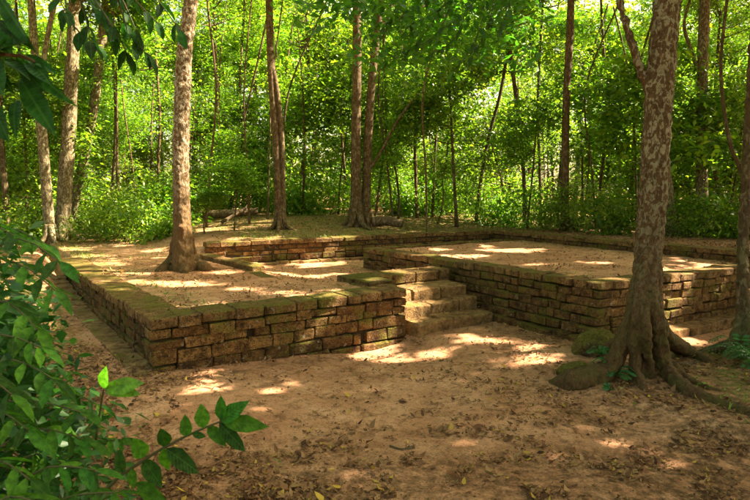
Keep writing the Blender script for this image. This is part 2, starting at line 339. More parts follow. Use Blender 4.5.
def wall(parent, A, B, side, courses, mats, lenr=(.15, .40), skip=(), name='brick', taper=None):
    """A,B in (v,u); side=+1: outward normal is to the right of A->B; courses = [(ztop, zbot, out, depth)]"""
    a = LW(*A, 0)[:2]; b = LW(*B, 0)[:2]; d = b - a; Ln = np.linalg.norm(d); d /= Ln
    nrm = np.array([d[1], -d[0]]) * side; yaw = math.atan2(d[1], d[0])
    for ci, (zt, zb, out, dep) in enumerate(courses):
        s = 0.0
        while s < Ln - .02:
            l = random.uniform(*lenr)
            if Ln - s - l < lenr[0] * .7: l = Ln - s
            mid = s + l / 2
            dz = (taper(mid) if taper else 0)
            hole = [q for k, q, w in skip if k == ci and s < q < s + l]
            segs = [(s, l)] if not hole else [(a0_, b0_ - a0_) for a0_, b0_ in ((s, hole[0] - .045), (hole[0] + .045, s + l)) if b0_ - a0_ > .05]
            s0, l0 = s, l
            for s, l in segs:
                mid = s + l / 2
                o_ = out + (random.uniform(-.016, .012) if name == 'brick' else random.uniform(-.006, .006))
                cxy = a + d * mid + nrm * (o_ - dep / 2); hj = random.uniform(-.006, .012) if name == 'brick' else 0
                brick(parent, (cxy[0], cxy[1], (zt + zb) / 2 + dz + random.gauss(0, .006 if ci else .003)), yaw, (l - random.uniform(.006, .016), dep, (zt - zb) - random.uniform(.003, .012) + (hj if ci else 0)), mats[min(ci, len(mats) - 1)], name)
            s = s0 + l0
def core(parent, A, B, side, zt, zb, inset=.035, thick=.22):
    a = LW(*A, 0)[:2]; b = LW(*B, 0)[:2]; d = b - a; d /= np.linalg.norm(d); nrm = np.array([d[1], -d[0]]) * side
    a = a + d * .05; b = b - d * .05
    q = [a - nrm * inset, b - nrm * inset, b - nrm * (inset + thick), a - nrm * (inset + thick)]
    vs = [(*p, zb) for p in q] + [(*p, zt) for p in q]
    obj('core', mesh_np('core', vs, [(0, 1, 2, 3), (4, 5, 6, 7), (0, 1, 5, 4), (1, 2, 6, 5), (2, 3, 7, 6), (3, 0, 4, 7)]), M_core, parent)

def base_empty(name, label, cat, v, u, z=0): return thing(name, label, cat, (0, 0, 0))
# left platform
lp = base_empty('stone_platform', 'low laterite brick platform at left with a slim tree growing on its sandy top', 'platform', 0, 0)
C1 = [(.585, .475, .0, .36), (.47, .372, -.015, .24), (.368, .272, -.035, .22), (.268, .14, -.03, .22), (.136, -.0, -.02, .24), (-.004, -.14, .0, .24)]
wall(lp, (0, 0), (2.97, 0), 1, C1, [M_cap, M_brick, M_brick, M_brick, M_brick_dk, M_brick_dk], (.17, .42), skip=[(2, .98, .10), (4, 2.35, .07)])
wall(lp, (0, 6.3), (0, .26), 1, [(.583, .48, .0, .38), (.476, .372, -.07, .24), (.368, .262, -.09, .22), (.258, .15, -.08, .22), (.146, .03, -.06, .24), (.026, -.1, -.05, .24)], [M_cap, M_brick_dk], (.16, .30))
core(lp, (0, .05), (2.95, .05), 1, .55, -.2); core(lp, (.05, 6.3), (.05, .05), 1, .55, -.2, .12)
# footing ledge of the left wall
wall(lp, (-.16, 6.0), (-.16, -.02), 1, [(.075, -.06, .0, .22)], [M_step], (.3, .55), name='footing_stone', taper=lambda s: float(height(-.30, 5.95 - s)) - .055)
# wing beside the steps
wall(lp, (2.98, .24), (2.98, .86), 1, [(.58, .47, 0, .3), (.465, .36, 0, .24), (.355, .25, 0, .24), (.245, .12, 0, .24), (.115, -.05, 0, .24)], [M_cap, M_brick_dk], (.26, .36))
# landing kerb above the steps
wall(lp, (2.72, .84), (4.44, .84), 1, [(.63, .48, 0, .40)], [M_cap], (.3, .5), name='kerb_stone')
wall(lp, (2.70, 1.15), (2.70, .38), 1, [(.635, .52, -.02, .34)], [M_brick_dk], (.28, .40), name='kerb_stone')  # darker brick colours in the shade on this left-hand face
for (v0, u0, dv, du, z) in ((2.86, .62, .28, .22, .60), (2.55, .22, .3, .2, .592), (2.9, .38, .25, .2, .595)):
    brick(lp, LW(v0, u0, z - .05), AN, (dv, du, .10), M_cap, 'kerb_stone')
# steps
sp = base_empty('stone_stairs', 'three worn laterite steps climbing between the two low platforms', 'steps', 3.7, 0)
for ui, zt, zb, dep, v0, v1 in ((-.10, .170, -.12, .36, 3.06, 4.36), (.19, .322, .10, .36, 3.0, 4.34), (.42, .472, .26, .46, 2.99, 4.36)):
    wall(sp, (v0, ui), (v1, ui), 1, [(zt, zb, 0, dep)], [M_step], (.36, .52), name='step_block')
# right platform
rp = base_empty('stone_platform', 'larger raised brick platform at right behind the big mottled tree with mossy rim', 'platform', 4.5, -1.5)
CR = [(.725, .625, .0, .30), (.62, .525, .0, .24), (.52, .425, .0, .24), (.42, .325, .01, .24), (.32, .215, .04, .24), (.21, .11, .10, .30), (.105, -.02, .18, .36), (-.02, -.14, .2, .3)]
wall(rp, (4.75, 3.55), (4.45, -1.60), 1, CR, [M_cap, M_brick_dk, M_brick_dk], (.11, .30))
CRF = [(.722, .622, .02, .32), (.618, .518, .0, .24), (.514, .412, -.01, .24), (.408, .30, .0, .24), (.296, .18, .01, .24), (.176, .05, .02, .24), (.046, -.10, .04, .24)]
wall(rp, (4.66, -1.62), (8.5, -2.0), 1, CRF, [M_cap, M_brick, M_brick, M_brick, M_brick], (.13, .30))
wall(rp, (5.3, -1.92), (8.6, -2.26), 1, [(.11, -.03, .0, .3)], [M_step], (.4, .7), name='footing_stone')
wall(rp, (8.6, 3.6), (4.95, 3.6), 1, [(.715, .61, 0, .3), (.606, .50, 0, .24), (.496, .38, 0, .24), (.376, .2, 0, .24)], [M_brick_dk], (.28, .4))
core(rp, (4.80, 3.5), (4.55, -1.5), 1, .66, -.2); core(rp, (4.6, -1.52), (8.5, -1.9), 1, .66, -.2); core(rp, (8.5, 3.55), (4.9, 3.55), 1, .66, 0)
# back wall
bw = base_empty('low_brick_wall', 'long low brick wall across the back of the ruin below the mossy bank', 'wall', 5, 5)
tb = lambda s: -.055 + s / 6.5 * .055
wall(bw, (2.35, bwl(2.35)), (9.15, bwl(9.15)), 1, [(.865, .765, .0, .34), (.76, .665, -.02, .24), (.66, .56, -.02, .24), (.555, .44, .0, .24), (.43, .30, .12, .34)], [M_cap, M_brick_dk, M_brick, M_brick_dk, M_step], (.22, .42), taper=tb)
core(bw, (2.4, bwl(2.4)), (9.1, bwl(9.1)), 1, .78, .2)
# side wall
pw = base_empty('low_brick_wall', 'long low brick wall behind the right platform running to the right edge', 'wall', 9, 0)
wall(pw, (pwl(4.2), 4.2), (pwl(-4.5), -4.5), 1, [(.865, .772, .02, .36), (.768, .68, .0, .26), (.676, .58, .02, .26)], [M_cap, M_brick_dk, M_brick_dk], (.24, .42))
core(pw, (pwl(4.2), 4.2), (pwl(-4.5), -4.5), 1, .80, .3)
# two short rows of kerb stones half buried in the sand
def px2vu(px, py, z): p = gp(px, py, z); return loc(p[0], p[1])
for (a_, b_, zt, lab) in ((( 199, 254), (251, 266), .64, 'short row of mossy kerb stones half buried in sand just right of slim tree roots'), ((232, 265), (268, 281), .56, 'short row of sunken kerb stones in the sand nearer the steps')):
    k_ = base_empty('kerb_stone_row', lab, 'kerb stones', 0, 0)
    wall(k_, px2vu(*a_, zt), px2vu(*b_, zt), 1, [(zt, zt - .13, 0, .22)], [M_cap], (.28, .45), name='kerb_stone')

# ------------------------------------------------------------------ leaves
def leaf_np(n, c, size, r, droop=.35, rollv=.5, wr=.42, fold=.25):
    yaw = r.random(n) * 6.283; pit = r.normal(-droop, .35, n); roll = r.normal(0, rollv, n)
    d = np.stack([np.cos(yaw) * np.cos(pit), np.sin(yaw) * np.cos(pit), np.sin(pit)], -1)
    s = np.stack([-np.sin(yaw), np.cos(yaw), np.zeros(n)], -1); nn = np.cross(d, s)
    s2 = s * np.cos(roll)[:, None] + nn * np.sin(roll)[:, None]; n2 = np.cross(d, s2)
    L = (size * r.uniform(.6, 1.25, n))[:, None]; w = L * wr * .5
    b = c; t = c + d * L; m = c + d * L * .45
    l = m + s2 * w + n2 * w * fold; rr = m - s2 * w + n2 * w * fold
    return np.stack([b, rr, t, l], 1)
QS = {}
def cloud(name, centers, per, spread, size, seed, mat, flat=.5, **kw):
    r = np.random.default_rng(seed); K = len(centers)
    c = np.repeat(centers, per, 0) + r.normal(0, 1, (K * per, 3)) * np.array([spread, spread, spread * flat])
    q = leaf_np(len(c), c, size, r, **kw); vs = q.reshape(-1, 3); i = np.arange(len(q)) * 4
    tri = np.concatenate([np.stack([i, i + 1, i + 2], -1), np.stack([i, i + 2, i + 3], -1)])
    me = mesh_np(name, vs, tri); me.materials.append(mat); QS[me.name] = q; return me
def ell(K, rad, r, inner=.35, zbias=0):
    d = r.normal(0, 1, (K, 3)); d /= np.linalg.norm(d, axis=1)[:, None]
    rr = (inner ** 3 + (1 - inner ** 3) * r.random(K)) ** (1 / 3)
    p = d * rr[:, None]; return p * np.array(rad)
R2 = np.random.default_rng(3)
# canopy crown: broad, clumped, with gaps
def crown_centers(rad, K, seed, lumps=9):
    r = np.random.default_rng(seed); L = ell(lumps, np.array(rad) * .72, r, .4); out = []
    for q in L: out.append(q + ell(K // lumps, np.array([rad[0] * .42, rad[1] * .42, rad[2] * .36]), r, 0))
    return np.concatenate(out)
CAN = []
for i in range(4):
    cc_ = crown_centers((3.1, 3.1, 1.7), 190, 40 + i, 13); CAN.append((cloud('crown', cc_, 92, .21, .135, 50 + i, M_canopy, wr=.5), cc_))
UND = []
for i in range(4):
    cc_ = crown_centers((1.25, 1.25, 2.3), 110, 60 + i, 10); UND.append((cloud('crown', cc_, (85, 56, 44, 60)[i], .19, (.085, .12, .15, .12)[i], 70 + i, M_under, .45, wr=(.62, .5, .48, .34)[i]), cc_))
SHR = []
for i in range(3):
    cc_ = crown_centers((.9, .9, .62), 60, 80 + i, 9); SHR.append((cloud('foliage', cc_, (54, 38, 26)[i], .14, (.065, .09, .125)[i], 90 + i, M_shrub, .6), cc_))

# gaps cut in the crowns to put sunflecks on ground, walls, trunks and foliage
SD = np.array(sdir); GAPS = []
def gap(px, py, hw, hh, z=.57, dens=1.0):
    c = gp(px, py, z); rx = hw * c[1] / F; ry = abs(gp(px, py - hh, z)[1] - gp(px, py + hh, z)[1]) / 2; GAPS.append((c[0], c[1], z, max(rx * 1.25, .16), max(ry * 1.5, .2), dens))
def gap3(p, rx, ry, dens=1.0): GAPS.append((p[0], p[1], p[2], rx, ry, dens))
for g_ in [(180, 283, 45, 2), (195, 304, 32, 1.6), (295, 293, 34, 2.4), (245, 288, 18, 1.2), (297, 272, 24, 2, .4), (260, 279, 24, 1.8, .4), (327, 258, 12, 2.5, .4), (340, 271, 14, 1.2, .4), (96, 256, 16, 1.5), (62, 250, 26, 1.3), (122, 245, 20, 1.5), (155, 251, 14, 1.5), (130, 281, 14, 1.5), (78, 273, 9, 1.3), (70, 266, 12, 1.3), (138, 272, 14, 1.3), (105, 264, 16, 1.2), (230, 262, 14, 1.4), (200, 243, 14, 1.5), (225, 272, 16, 1.3),
           (523, 250, 30, 1.5, .69), (467, 256, 24, 1.5, .69), (540, 263, 16, 1, .69), (440, 249, 12, 1, .69), (672, 270, 20, 2, .69), (600, 262, 18, 1.0, .69), (493, 244, 8, 2, .75),
           (388, 271, 7, 6, .55), (405, 272, 6, 6, .55), (424, 268, 5, 5, .55), (402, 283, 14, 2.5, .5), (412, 296, 7, 5, .4), (424, 311, 7, 5, .25), (440, 300, 8, 2, .33), (398, 345, 16, 4, .0), (405, 355, 18, 3, -.03), (440, 348, 14, 2, 0.0),
           (535, 361, 30, 2.6, 0.0), (480, 343, 26, 1.1, 0.0), (530, 350, 28, 1.1, 0.0), (560, 341, 16, 1.0, 0.0), (465, 333, 16, 1.2, .02), (268, 399, 22, 3, .0), (205, 396, 22, 2.6, .0), (182, 403, 14, 2.5, .0), (290, 386, 10, 2, .0), (350, 478, 22, 4, .0, .9), (560, 455, 34, 3, .0, .85), (600, 432, 14, 2, .0, .85), (650, 452, 18, 3, 0, .8), (480, 450, 16, 3, 0, .8), (85, 340, 14, 3, 0, .8), (70, 322, 12, 3, .03, .8), (560, 484, 24, 3, 0, .8), (250, 470, 20, 3, 0, .8), (690, 462, 14, 2, 0, .8), (430, 395, 12, 1.6, 0, .8), (520, 492, 16, 2, 0, .8),
           (712, 290, 7, 12, .4), (692, 299, 6, 11, .35), (674, 309, 5, 9, .3), (736, 284, 7, 13, .4), (700, 272, 22, 2, .6), (700, 318, 26, 2.4, .1), (672, 325, 10, 2, .1), (690, 338, 22, 1.6, .03), (655, 300, 4, 8, .4),
           (398, 302, 9, 9, .40), (362, 301, 7, 7, .42), (333, 306, 6, 6, .42), (300, 312, 5, 5, .40), (235, 345, 7, 7, .3), (405, 325, 6, 8, .2), (270, 248, 26, 3, .68), (330, 245, 24, 3, .7), (225, 250, 10, 3, .65)]: gap(*g_)
for p_, a_, b_, d_ in [(dp(181, 190, 8.7), .3, .3, 1), (dp(184, 120, 8.7), .3, .3, .9), (dp(188, 60, 8.7), .3, .3, 1), (dp(50, 232, 13.3), .5, .5, 1), (dp(48, 180, 13.3), .5, .6, .9), (dp(66, 150, 14.2), .6, .8, 1), (dp(73, 50, 14.2), .7, .8, 1), (dp(279, 190, 13.4), .4, .5, .8), (dp(370, 120, 14.6), .5, .6, .8), (dp(660, 150, 5.3), .18, .18, .7), (dp(702, 90, 13), .5, .5, .9), (dp(702, 180, 13), .4, .4, .9),
                       (dp(450, 30, 4.9), 1.1, .7, .6), (dp(40, 400, 1.8), .5, .3, .8), (dp(30, 290, 1.9), .3, .25, .8), (dp(200, 440, 1.65), .2, .15, .9), (dp(40, 60, 1.3), .3, .2, .6), (dp(120, 30, 2.6), .4, .3, .6), (dp(660, 60, 5.3), .25, .2, .7), (dp(120, 215, 13.8), 1.8, 1.2, .75), (dp(160, 190, 15), 1.8, 1.4, .75), (dp(120, 140, 16), 2.2, 1.6, .75), (dp(240, 190, 15), 1.6, 1.2, .7), (dp(220, 100, 17), 2.4, 1.6, .7), (dp(430, 200, 17), 2.0, 1.2, .6), (dp(500, 170, 17), 2.4, 1.4, .7), (dp(460, 120, 19), 3, 1.8, .7), (dp(610, 190, 14), 1.4, 1.0, .6), (dp(700, 220, 13), 1.4, 1, .6)]: gap3(p_, a_, b_, d_)
def litfilter(P, r):
    keep = np.ones(len(P), bool)
    for (cx, cy, cz, rx, ry, dn) in GAPS:
        s_ = (P[:, 2] - cz) / SD[2]; hx = P[:, 0] - SD[0] * s_ - cx; hy = P[:, 1] - SD[1] * s_ - cy
        near = (np.abs(hx) < rx * 1.5) & (np.abs(hy) < ry * 1.6) & (s_ > .6)
        if not near.any(): continue
        hx, hy = hx[near], hy[near]; d_ = (hx / rx) ** 2 + (hy / ry) ** 2 + 1.9 * fbm(hx + cx, hy + cy, 3.6, 3)
        kk = keep[near]; kk &= ~((d_ < 1) & (r.random(len(d_)) < dn)); keep[near] = kk
    return keep
def place_crown(o, seed):
    me = o.data; q = QS[me.name]; M_ = np.array(Matrix.Translation(o.parent.location + o.location) @ o.rotation_euler.to_matrix().to_4x4() @ Matrix.Diagonal((*o.scale, 1)))
    Pw = q[:, 2] @ M_[:3, :3].T + M_[:3, 3]; keep = litfilter(Pw, np.random.default_rng(seed))
    if (~keep).sum() < 25: return
    k = q[keep]; i = np.arange(len(k)) * 4; tri = np.concatenate([np.stack([i, i + 1, i + 2], -1), np.stack([i, i + 2, i + 3], -1)])
    m2 = mesh_np('crown', k.reshape(-1, 3), tri); m2.materials.append(me.materials[0]); o.data = m2
def trunk_path(base, top, bend, r, n=14):
    b = np.array(base, float); t = np.array(top, float); pts = []
    k1, k2 = r.normal(0, bend, 2), r.normal(0, bend, 2)
    for s in np.linspace(0, 1, n): pts.append(b + (t - b) * s + np.array([*(k1 * math.sin(s * math.pi) + k2 * math.sin(s * 2 * math.pi) * .5), 0]))
    return np.array(pts)
def limbs(mb, pts, rad, cents, frac, r, maxn, r0):
    """thin branches from the trunk path to some cluster centres"""
    n = len(pts)
    for c in cents[r.permutation(len(cents))[:maxn]]:
        i = int(np.clip(np.searchsorted(pts[:, 2], c[2] - .5 * np.linalg.norm(c[:2] - pts[0][:2])), int(n * frac), n - 2)); a_ = pts[i]
        m = a_ * .5 + c * .5 + np.array([0, 0, -.1]) + r.normal(0, .06, 3)
        mb.tube(smoothpath([a_, m, c], 5), np.linspace(min(rad[i] * .6, r0), .006, 5), 5, cap=False)
def bgtree(x, y, r_base, h, crown, cz, bark, name, label, cat='tree', group=None, lean=(0, 0), cscale=1.0, bend=.12, nl=10, seed=0, yaw=None):
    r = np.random.default_rng(seed + 500); z0 = gh(x, y) - .1; t = thing(name, label, cat, (x, y, z0), group)
    me, cents = crown; ya = r.random() * 6.28 if yaw is None else yaw; top = (lean[0], lean[1], h)
    pts = trunk_path((0, 0, 0), top, bend, r); rad = r_base * (1 - .75 * np.linspace(0, 1, 14) ** 1.1); rad[0] *= 1.5; rad[1] *= 1.08
    mb = MB(); mb.tube(pts, rad, 9, .05, seed=seed)
    ca, sa = math.cos(ya), math.sin(ya); C = cents * cscale; C = np.stack([C[:, 0] * ca - C[:, 1] * sa, C[:, 0] * sa + C[:, 1] * ca, C[:, 2]], -1) + np.array([lean[0] * cz / h, lean[1] * cz / h, cz])
    limbs(mb, pts, rad, C, .25, r, nl, r_base * .5)
    obj('trunk', mb.mesh('trunk'), bark, t)
    c = obj('crown', me, None, t); c.location = (lean[0] * cz / h, lean[1] * cz / h, cz); c.rotation_euler = (0, 0, ya); c.scale = (cscale,) * 3; place_crown(c, seed)
    return t

# ---- named trunks read from the photograph: base pixel/depth, path of pixels, widths
def trunk_px(name, label, base_d, path, widths, bark, sides=14, crown=None, cscale=1.1, extra=(), ctop=8.5, rootn=4, seed=0, voxel=None, wob=.06, roots=()):
    """path: pixels bottom to top at depth base_d (list of (px,py) or (px,py,depth))"""
    P = [dp(p[0], p[1], p[2] if len(p) > 2 else base_d) for p in path]
    gz = gh(P[0][0], P[0][1]); P[0][2] = gz - .12
    w = [q * base_d / F / 2 for q in widths]
    d = P[-1] - P[-2]; d = d / d[2]; P.append(P[-1] + d * (ctop - P[-1][2])); w.append(w[-1] * .55)
    base = P[0].copy(); base[2] = gz; t = thing(name, label, 'tree', tuple(base))
    n = 26; path3 = smoothpath(P, n) - base; rad = np.interp(np.linspace(0, len(w) - 1, n), range(len(w)), w)
    mb = MB(); mb.tube(path3, rad, sides, wob, seed=seed)
    r = np.random.default_rng(seed + 9)
    for (pp, ww) in extra:
        Q = [dp(p[0], p[1], p[2] if len(p) > 2 else base_d) for p in pp]; Q = smoothpath(Q, 12) - base
        mb.tube(Q, np.interp(np.linspace(0, len(ww) - 1, 12), range(len(ww)), [q * base_d / F / 2 for q in ww]), 8, wob, seed=seed + 3)
    a0 = r.random() * 6
    for k in range(rootn):
        an = a0 + k * 6.283 / rootn + r.normal(0, .2); L = w[0] * r.uniform(2.2, 3.4); dv = np.array([math.cos(an), math.sin(an), 0])
        q = [path3[3] * .0 + np.array([0, 0, w[0] * 3.0]) + dv * w[0] * .35, dv * w[0] * .9 + np.array([0, 0, w[0] * 1.1]), dv * (L * .7) + np.array([0, 0, .02]), dv * L * 1.2 + np.array([0, 0, -.05])]
        mb.tube(smoothpath(q, 8), np.interp(np.linspace(0, 3, 8), range(4), [w[0] * .55, w[0] * .5, w[0] * .3, w[0] * .12]), 8, .05, seed=seed + k)
    for (q, ww) in roots: mb.tube(smoothpath(np.array(q) - base, 16), np.interp(np.linspace(0, len(ww) - 1, 16), range(len(ww)), ww), 12, .08, seed=seed + 40 + len(q))
    if crown:
        me, cents = crown; C = cents * cscale + path3[-1]; limbs(mb, path3, rad, C, .72, r, 14, w[-2] * .6)
        c = obj('crown', me, None, t); c.location = tuple(path3[-1]); c.rotation_euler = (0, 0, r.random() * 6); c.scale = (cscale,) * 3; place_crown(c, seed)
    tr = obj('trunk', mb.mesh('trunk'), bark, t)
    if voxel:
        tex = bpy.data.textures.new('bark_relief', 'CLOUDS'); tex.noise_scale = .09; tex.noise_depth = 3
        m = tr.modifiers.new('remesh', 'REMESH'); m.mode = 'VOXEL'; m.voxel_size = voxel; m.use_smooth_shade = True
        m = tr.modifiers.new('smooth', 'SMOOTH'); m.iterations = 1; m.factor = .5
        m = tr.modifiers.new('relief', 'DISPLACE'); m.texture = tex; m.strength = .045; m.mid_level = .5
        tx2 = bpy.data.textures.new('bark_fine', 'CLOUDS'); tx2.noise_scale = .03; tx2.noise_depth = 2; m = tr.modifiers.new('fine', 'DISPLACE'); m.texture = tx2; m.strength = .014; m.mid_level = .5
    return t

G = lambda px, py, z=0.0: gp(px, py, z)
big = trunk_px('mottled_tree', 'big mottled pale and brown tree with spreading buttress roots at right of the foreground', 5.25,
    [(641, 384), (642, 350), (643, 320), (648, 250), (653, 190), (658, 110), (667, 0)], [12, 14, 18, 25, 27, 27, 26], M_barkbig, 20, CAN[0], 1.15,
    extra=[([(655, 108), (642, 72), (629, 35), (617, -10)], [12, 9, 7, 7])], ctop=8.2, rootn=0, seed=2, voxel=.011, wob=.05,
    roots=[([dp(655, 225, 5.2), dp(657, 280, 5.16), dp(660, 325, 5.1), G(668, 366, .10), G(676, 384, .02), G(684, 396, -.04)], [.04, .045, .042, .04, .03, .02]),
           ([dp(650, 240, 5.35), dp(655, 300, 5.4), dp(664, 335, 5.5), G(680, 352, .04), G(690, 356, -.03)], [.06, .07, .06, .04, .02]),
           ([dp(647, 235, 5.2), dp(643, 290, 5.1), dp(646, 330, 5.0), G(650, 372, .1), G(652, 390, -.03)], [.04, .045, .045, .04, .02]),
           ([dp(642, 230, 5.22), dp(637, 285, 5.2), dp(624, 335, 5.2), G(610, 372, .12), G(596, 386, .02), G(586, 392, -.03)], [.04, .055, .055, .055, .04, .02]),
           ([dp(640, 262, 5.2), dp(633, 312, 5.2), G(614, 362, .18), G(592, 376, .09), G(572, 382, .05), G(552, 384, -.02)], [.03, .055, .085, .09, .11, .04]),
           ([dp(645, 262, 5.15), dp(637, 318, 5.08), G(634, 374, .10), G(629, 396, -.01), G(626, 404, -.05)], [.04, .05, .05, .04, .02]),
           ([G(634, 368, .12), G(646, 394, .02), G(656, 402, -.03)], [.05, .035, .02]),
           ([dp(653, 262, 5.16), dp(652, 315, 5.08), G(662, 362, .16), G(684, 388, .07), G(712, 402, .04), G(745, 414, .03), G(790, 432, -.01)], [.04, .06, .07, .065, .06, .06, .04]),
           ([dp(656, 280, 5.3), dp(662, 328, 5.3), G(690, 352, .08), G(712, 364, .03), G(728, 370, -.03)], [.04, .06, .07, .05, .02]),
           ([G(668, 364, .14), G(692, 382, .05), G(716, 392, .03), G(738, 398, -.02)], [.05, .045, .035, .02]),
           ([dp(640, 290, 5.32), dp(628, 330, 5.42), G(606, 352, .10), G(590, 356, -.02)], [.05, .07, .07, .03])])
mid = trunk_px('slim_tree', 'slim straight tree with pale patched bark growing out of the left platform', 8.7,
    [(184, 268), (183, 258), (182, 230), (181, 180), (181, 150), (184, 60), (191, 0)], [25, 21, 18, 16, 15.5, 15, 14], M_barkmid, 16, CAN[1], 1.1, ctop=9.0, rootn=0, seed=4, voxel=.018, wob=.05,
    roots=[([dp(178, 225, 8.65), G(173, 258, .70), G(163, 269, .60), G(154, 274, .5)], [.06, .09, .08, .03]),
           ([dp(182, 225, 8.55), G(183, 262, .68), G(185, 270, .60), G(186, 277, .5)], [.06, .08, .07, .03]),
           ([dp(187, 225, 8.7), G(193, 258, .70), G(205, 268, .61), G(217, 272, .5)], [.06, .09, .08, .03])])
edge = trunk_px('slender_tree', 'slender dark tree cut by the right edge with ferns round its flared base', 6.5,
    [(744, 346), (743, 325), (743, 250), (747, 160), (753, 60), (757, 0)], [22, 13, 10, 9, 9, 8], M_barkdk, 12, CAN[2], .9, ctop=7.5, rootn=0, seed=5, voxel=.016, wob=.05,
    roots=[([dp(740, 315, 6.5), G(732, 342, .12), G(712, 350, .03), G(696, 354, -.03)], [.04, .06, .05, .02]), ([dp(748, 315, 6.4), G(752, 350, .08), G(765, 365, 0), G(775, 372, -.05)], [.04, .06, .05, .02])])
trunk_px('pale_tree', 'leftmost leaning pale tree that forks, at the sandy edge of the wood', 13.3, [(51, 246), (49, 220), (45, 170), (40, 110), (36, 70), (31, 0)], [12, 10, 9.5, 9.5, 8, 7], M_barkpale, 12, CAN[3], 1, extra=[([(41, 75), (46, 45), (55, 0), (62, -30)], [6, 5, 5, 4])], rootn=4, seed=6)
trunk_px('pale_tree', 'thickest pale spotted trunk of the left group, just right of the forked one', 14.2, [(62, 240), (64, 200), (68, 140), (71, 80), (75, 0)], [16, 14, 13, 13, 12], M_barkpale, 12, CAN[1], 1, rootn=4, seed=7)
trunk_px('pale_tree', 'pale tree leaning right behind the thickest trunk of the left group', 15.2, [(66, 236), (78, 185), (88, 140), (96, 90), (107, 0)], [9, 9, 9, 9, 9], M_barkpale, 10, CAN[0], 1, rootn=3, seed=8)
trunk_px('dark_tree', 'thin dark trunk at the far left edge of the photo behind hanging leaves', 13.8, [(7, 240), (5, 190), (1, 140), (-2, 60)], [7, 6, 6, 5], M_barkdk, 8, CAN[2], .8, rootn=2, seed=9)
trunk_px('twin_stemmed_tree', 'brown tree with two thin twisting stems behind the back wall, left of centre', 13.4, [(280, 234), (278, 190), (276, 140), (271, 70), (269, 0)], [11, 8.5, 8, 7.5, 7], M_barkback, 10, CAN[3], 1, extra=[([(284, 232), (283, 190), (282, 140), (277, 90), (271, 60)], [6, 5, 5, 5, 5])], rootn=5, seed=10)
trunk_px('twin_trunk_tree', 'left straight trunk of the tall brown pair on the bank behind the back wall', 14.5, [(357, 224), (356, 200), (356, 130), (357, 60), (357, 0)], [15, 11, 9.5, 9, 8.5], M_barkback, 12, CAN[0], 1, rootn=5, seed=11)
trunk_px('twin_trunk_tree', 'right trunk of the tall brown pair, leaning slightly right as it rises', 14.7, [(365, 223), (366, 195), (369, 120), (374, 60), (381, 0)], [12, 9, 8, 8, 7.5], M_barkback, 12, CAN[1], 1, rootn=4, seed=12, extra=[([(369, 170), (382, 150), (398, 120), (420, 92)], [4, 3, 2.5, 1.5])])
trunk_px('straight_tree', 'straight dark brown tree rising behind the far corner wall, centre right', 14.5, [(565, 240), (565, 200), (566, 110), (569, 50), (571, 0)], [9, 8, 7.5, 7.5, 7], M_barkback, 10, CAN[2], 1, rootn=3, seed=13)
trunk_px('pale_tree', 'pale mottled tree behind the side wall, right of the big buttressed tree', 13.0, [(702, 246), (702, 200), (702, 120), (703, 60), (705, -5)], [12, 11, 10.5, 10, 9.5], M_barkpale, 12, CAN[3], 1, extra=[([(699, 72), (691, 50), (684, 25), (690, 0)], [4, 3.5, 3, 3])], rootn=4, seed=14)
trunk_px('curved_sapling', 'thin bare sapling curving right beside the pale tree near the right edge', 10.0, [(757, 230), (742, 175), (732, 150), (724, 110), (721, 60), (727, 0)], [5, 4, 4, 3.5, 3, 3], M_barkdk, 8, None, rootn=0, seed=15, ctop=5.5)
STEML = ['thin dark sapling stem second to the right of the tall brown pair, nearly straight', 'very thin sapling stem leaning slightly right, third from the tall brown pair', 'slanting dark sapling leaning right between the brown pair and the straight tree',
  'thin dark sapling curving left high up, just left of the straight dark brown tree', 'thin upright sapling stem between the curving sapling and the straight tree', 'thinnest stem close against the right side of the tall brown pair',
  'thin wavy stem just left of the tall brown pair', 'thin upright stem right of the slim tree with pale patched bark', 'thin stem leaning left above the small bright sapling and fallen log', 'thin stem just left of the slim tree with pale patched bark',
  'thin stem leaning right between the twin stemmed tree and the tall brown pair', 'thin stem just left of the big mottled tree, behind the side wall', 'thin stem right of the pale mottled tree behind the side wall', 'thin stem between the left pale trees and the slim tree', 'thin stem left of the leftmost leaning pale tree']
for i, (path, w, d) in enumerate([
    ([(417, 232), (416, 190), (415, 140), (416, 95)], 3.2, 17), ([(432, 230), (434, 180), (438, 95), (440, 40)], 2.6, 17.5),
    ([(476, 232), (478, 200), (488, 140), (500, 95), (508, 50)], 3.4, 16.5), ([(525, 232), (524, 180), (519, 120), (507, 30)], 4.0, 16.0),
    ([(540, 236), (540, 180), (538, 100), (541, 40)], 3.0, 17.0), ([(375, 228), (380, 180), (386, 130), (384, 60)], 2.5, 17),
    ([(343, 222), (345, 180), (341, 120), (344, 60)], 2.8, 19), ([(217, 215), (218, 160), (217, 80), (214, 20)], 2.5, 18),
    ([(249, 214), (246, 160), (240, 90), (243, 30)], 2.6, 19), ([(160, 220), (158, 170), (160, 120), (156, 60)], 2.8, 16.5),
    ([(300, 216), (303, 160), (309, 100), (307, 40)], 3, 18.5), ([(602, 240), (600, 190), (607, 120), (604, 60)], 3, 16), ([(722, 240), (719, 200), (712, 140), (716, 80)], 3.4, 15),
    ([(105, 236), (112, 190), (116, 120), (112, 40)], 3.2, 16), ([(24, 240), (27, 190), (24, 120), (20, 60)], 3.0, 16)]):
    trunk_px('thin_sapling', STEML[i], d, path, [w * 1.3] + [w] * (len(path) - 1), M_barkdk if i % 3 else M_barkback, 7, UND[i % 4], 1.0, ctop=6.5 + (i % 3), rootn=0, seed=20 + i)['group'] = 'thin sapling stems behind the walls'

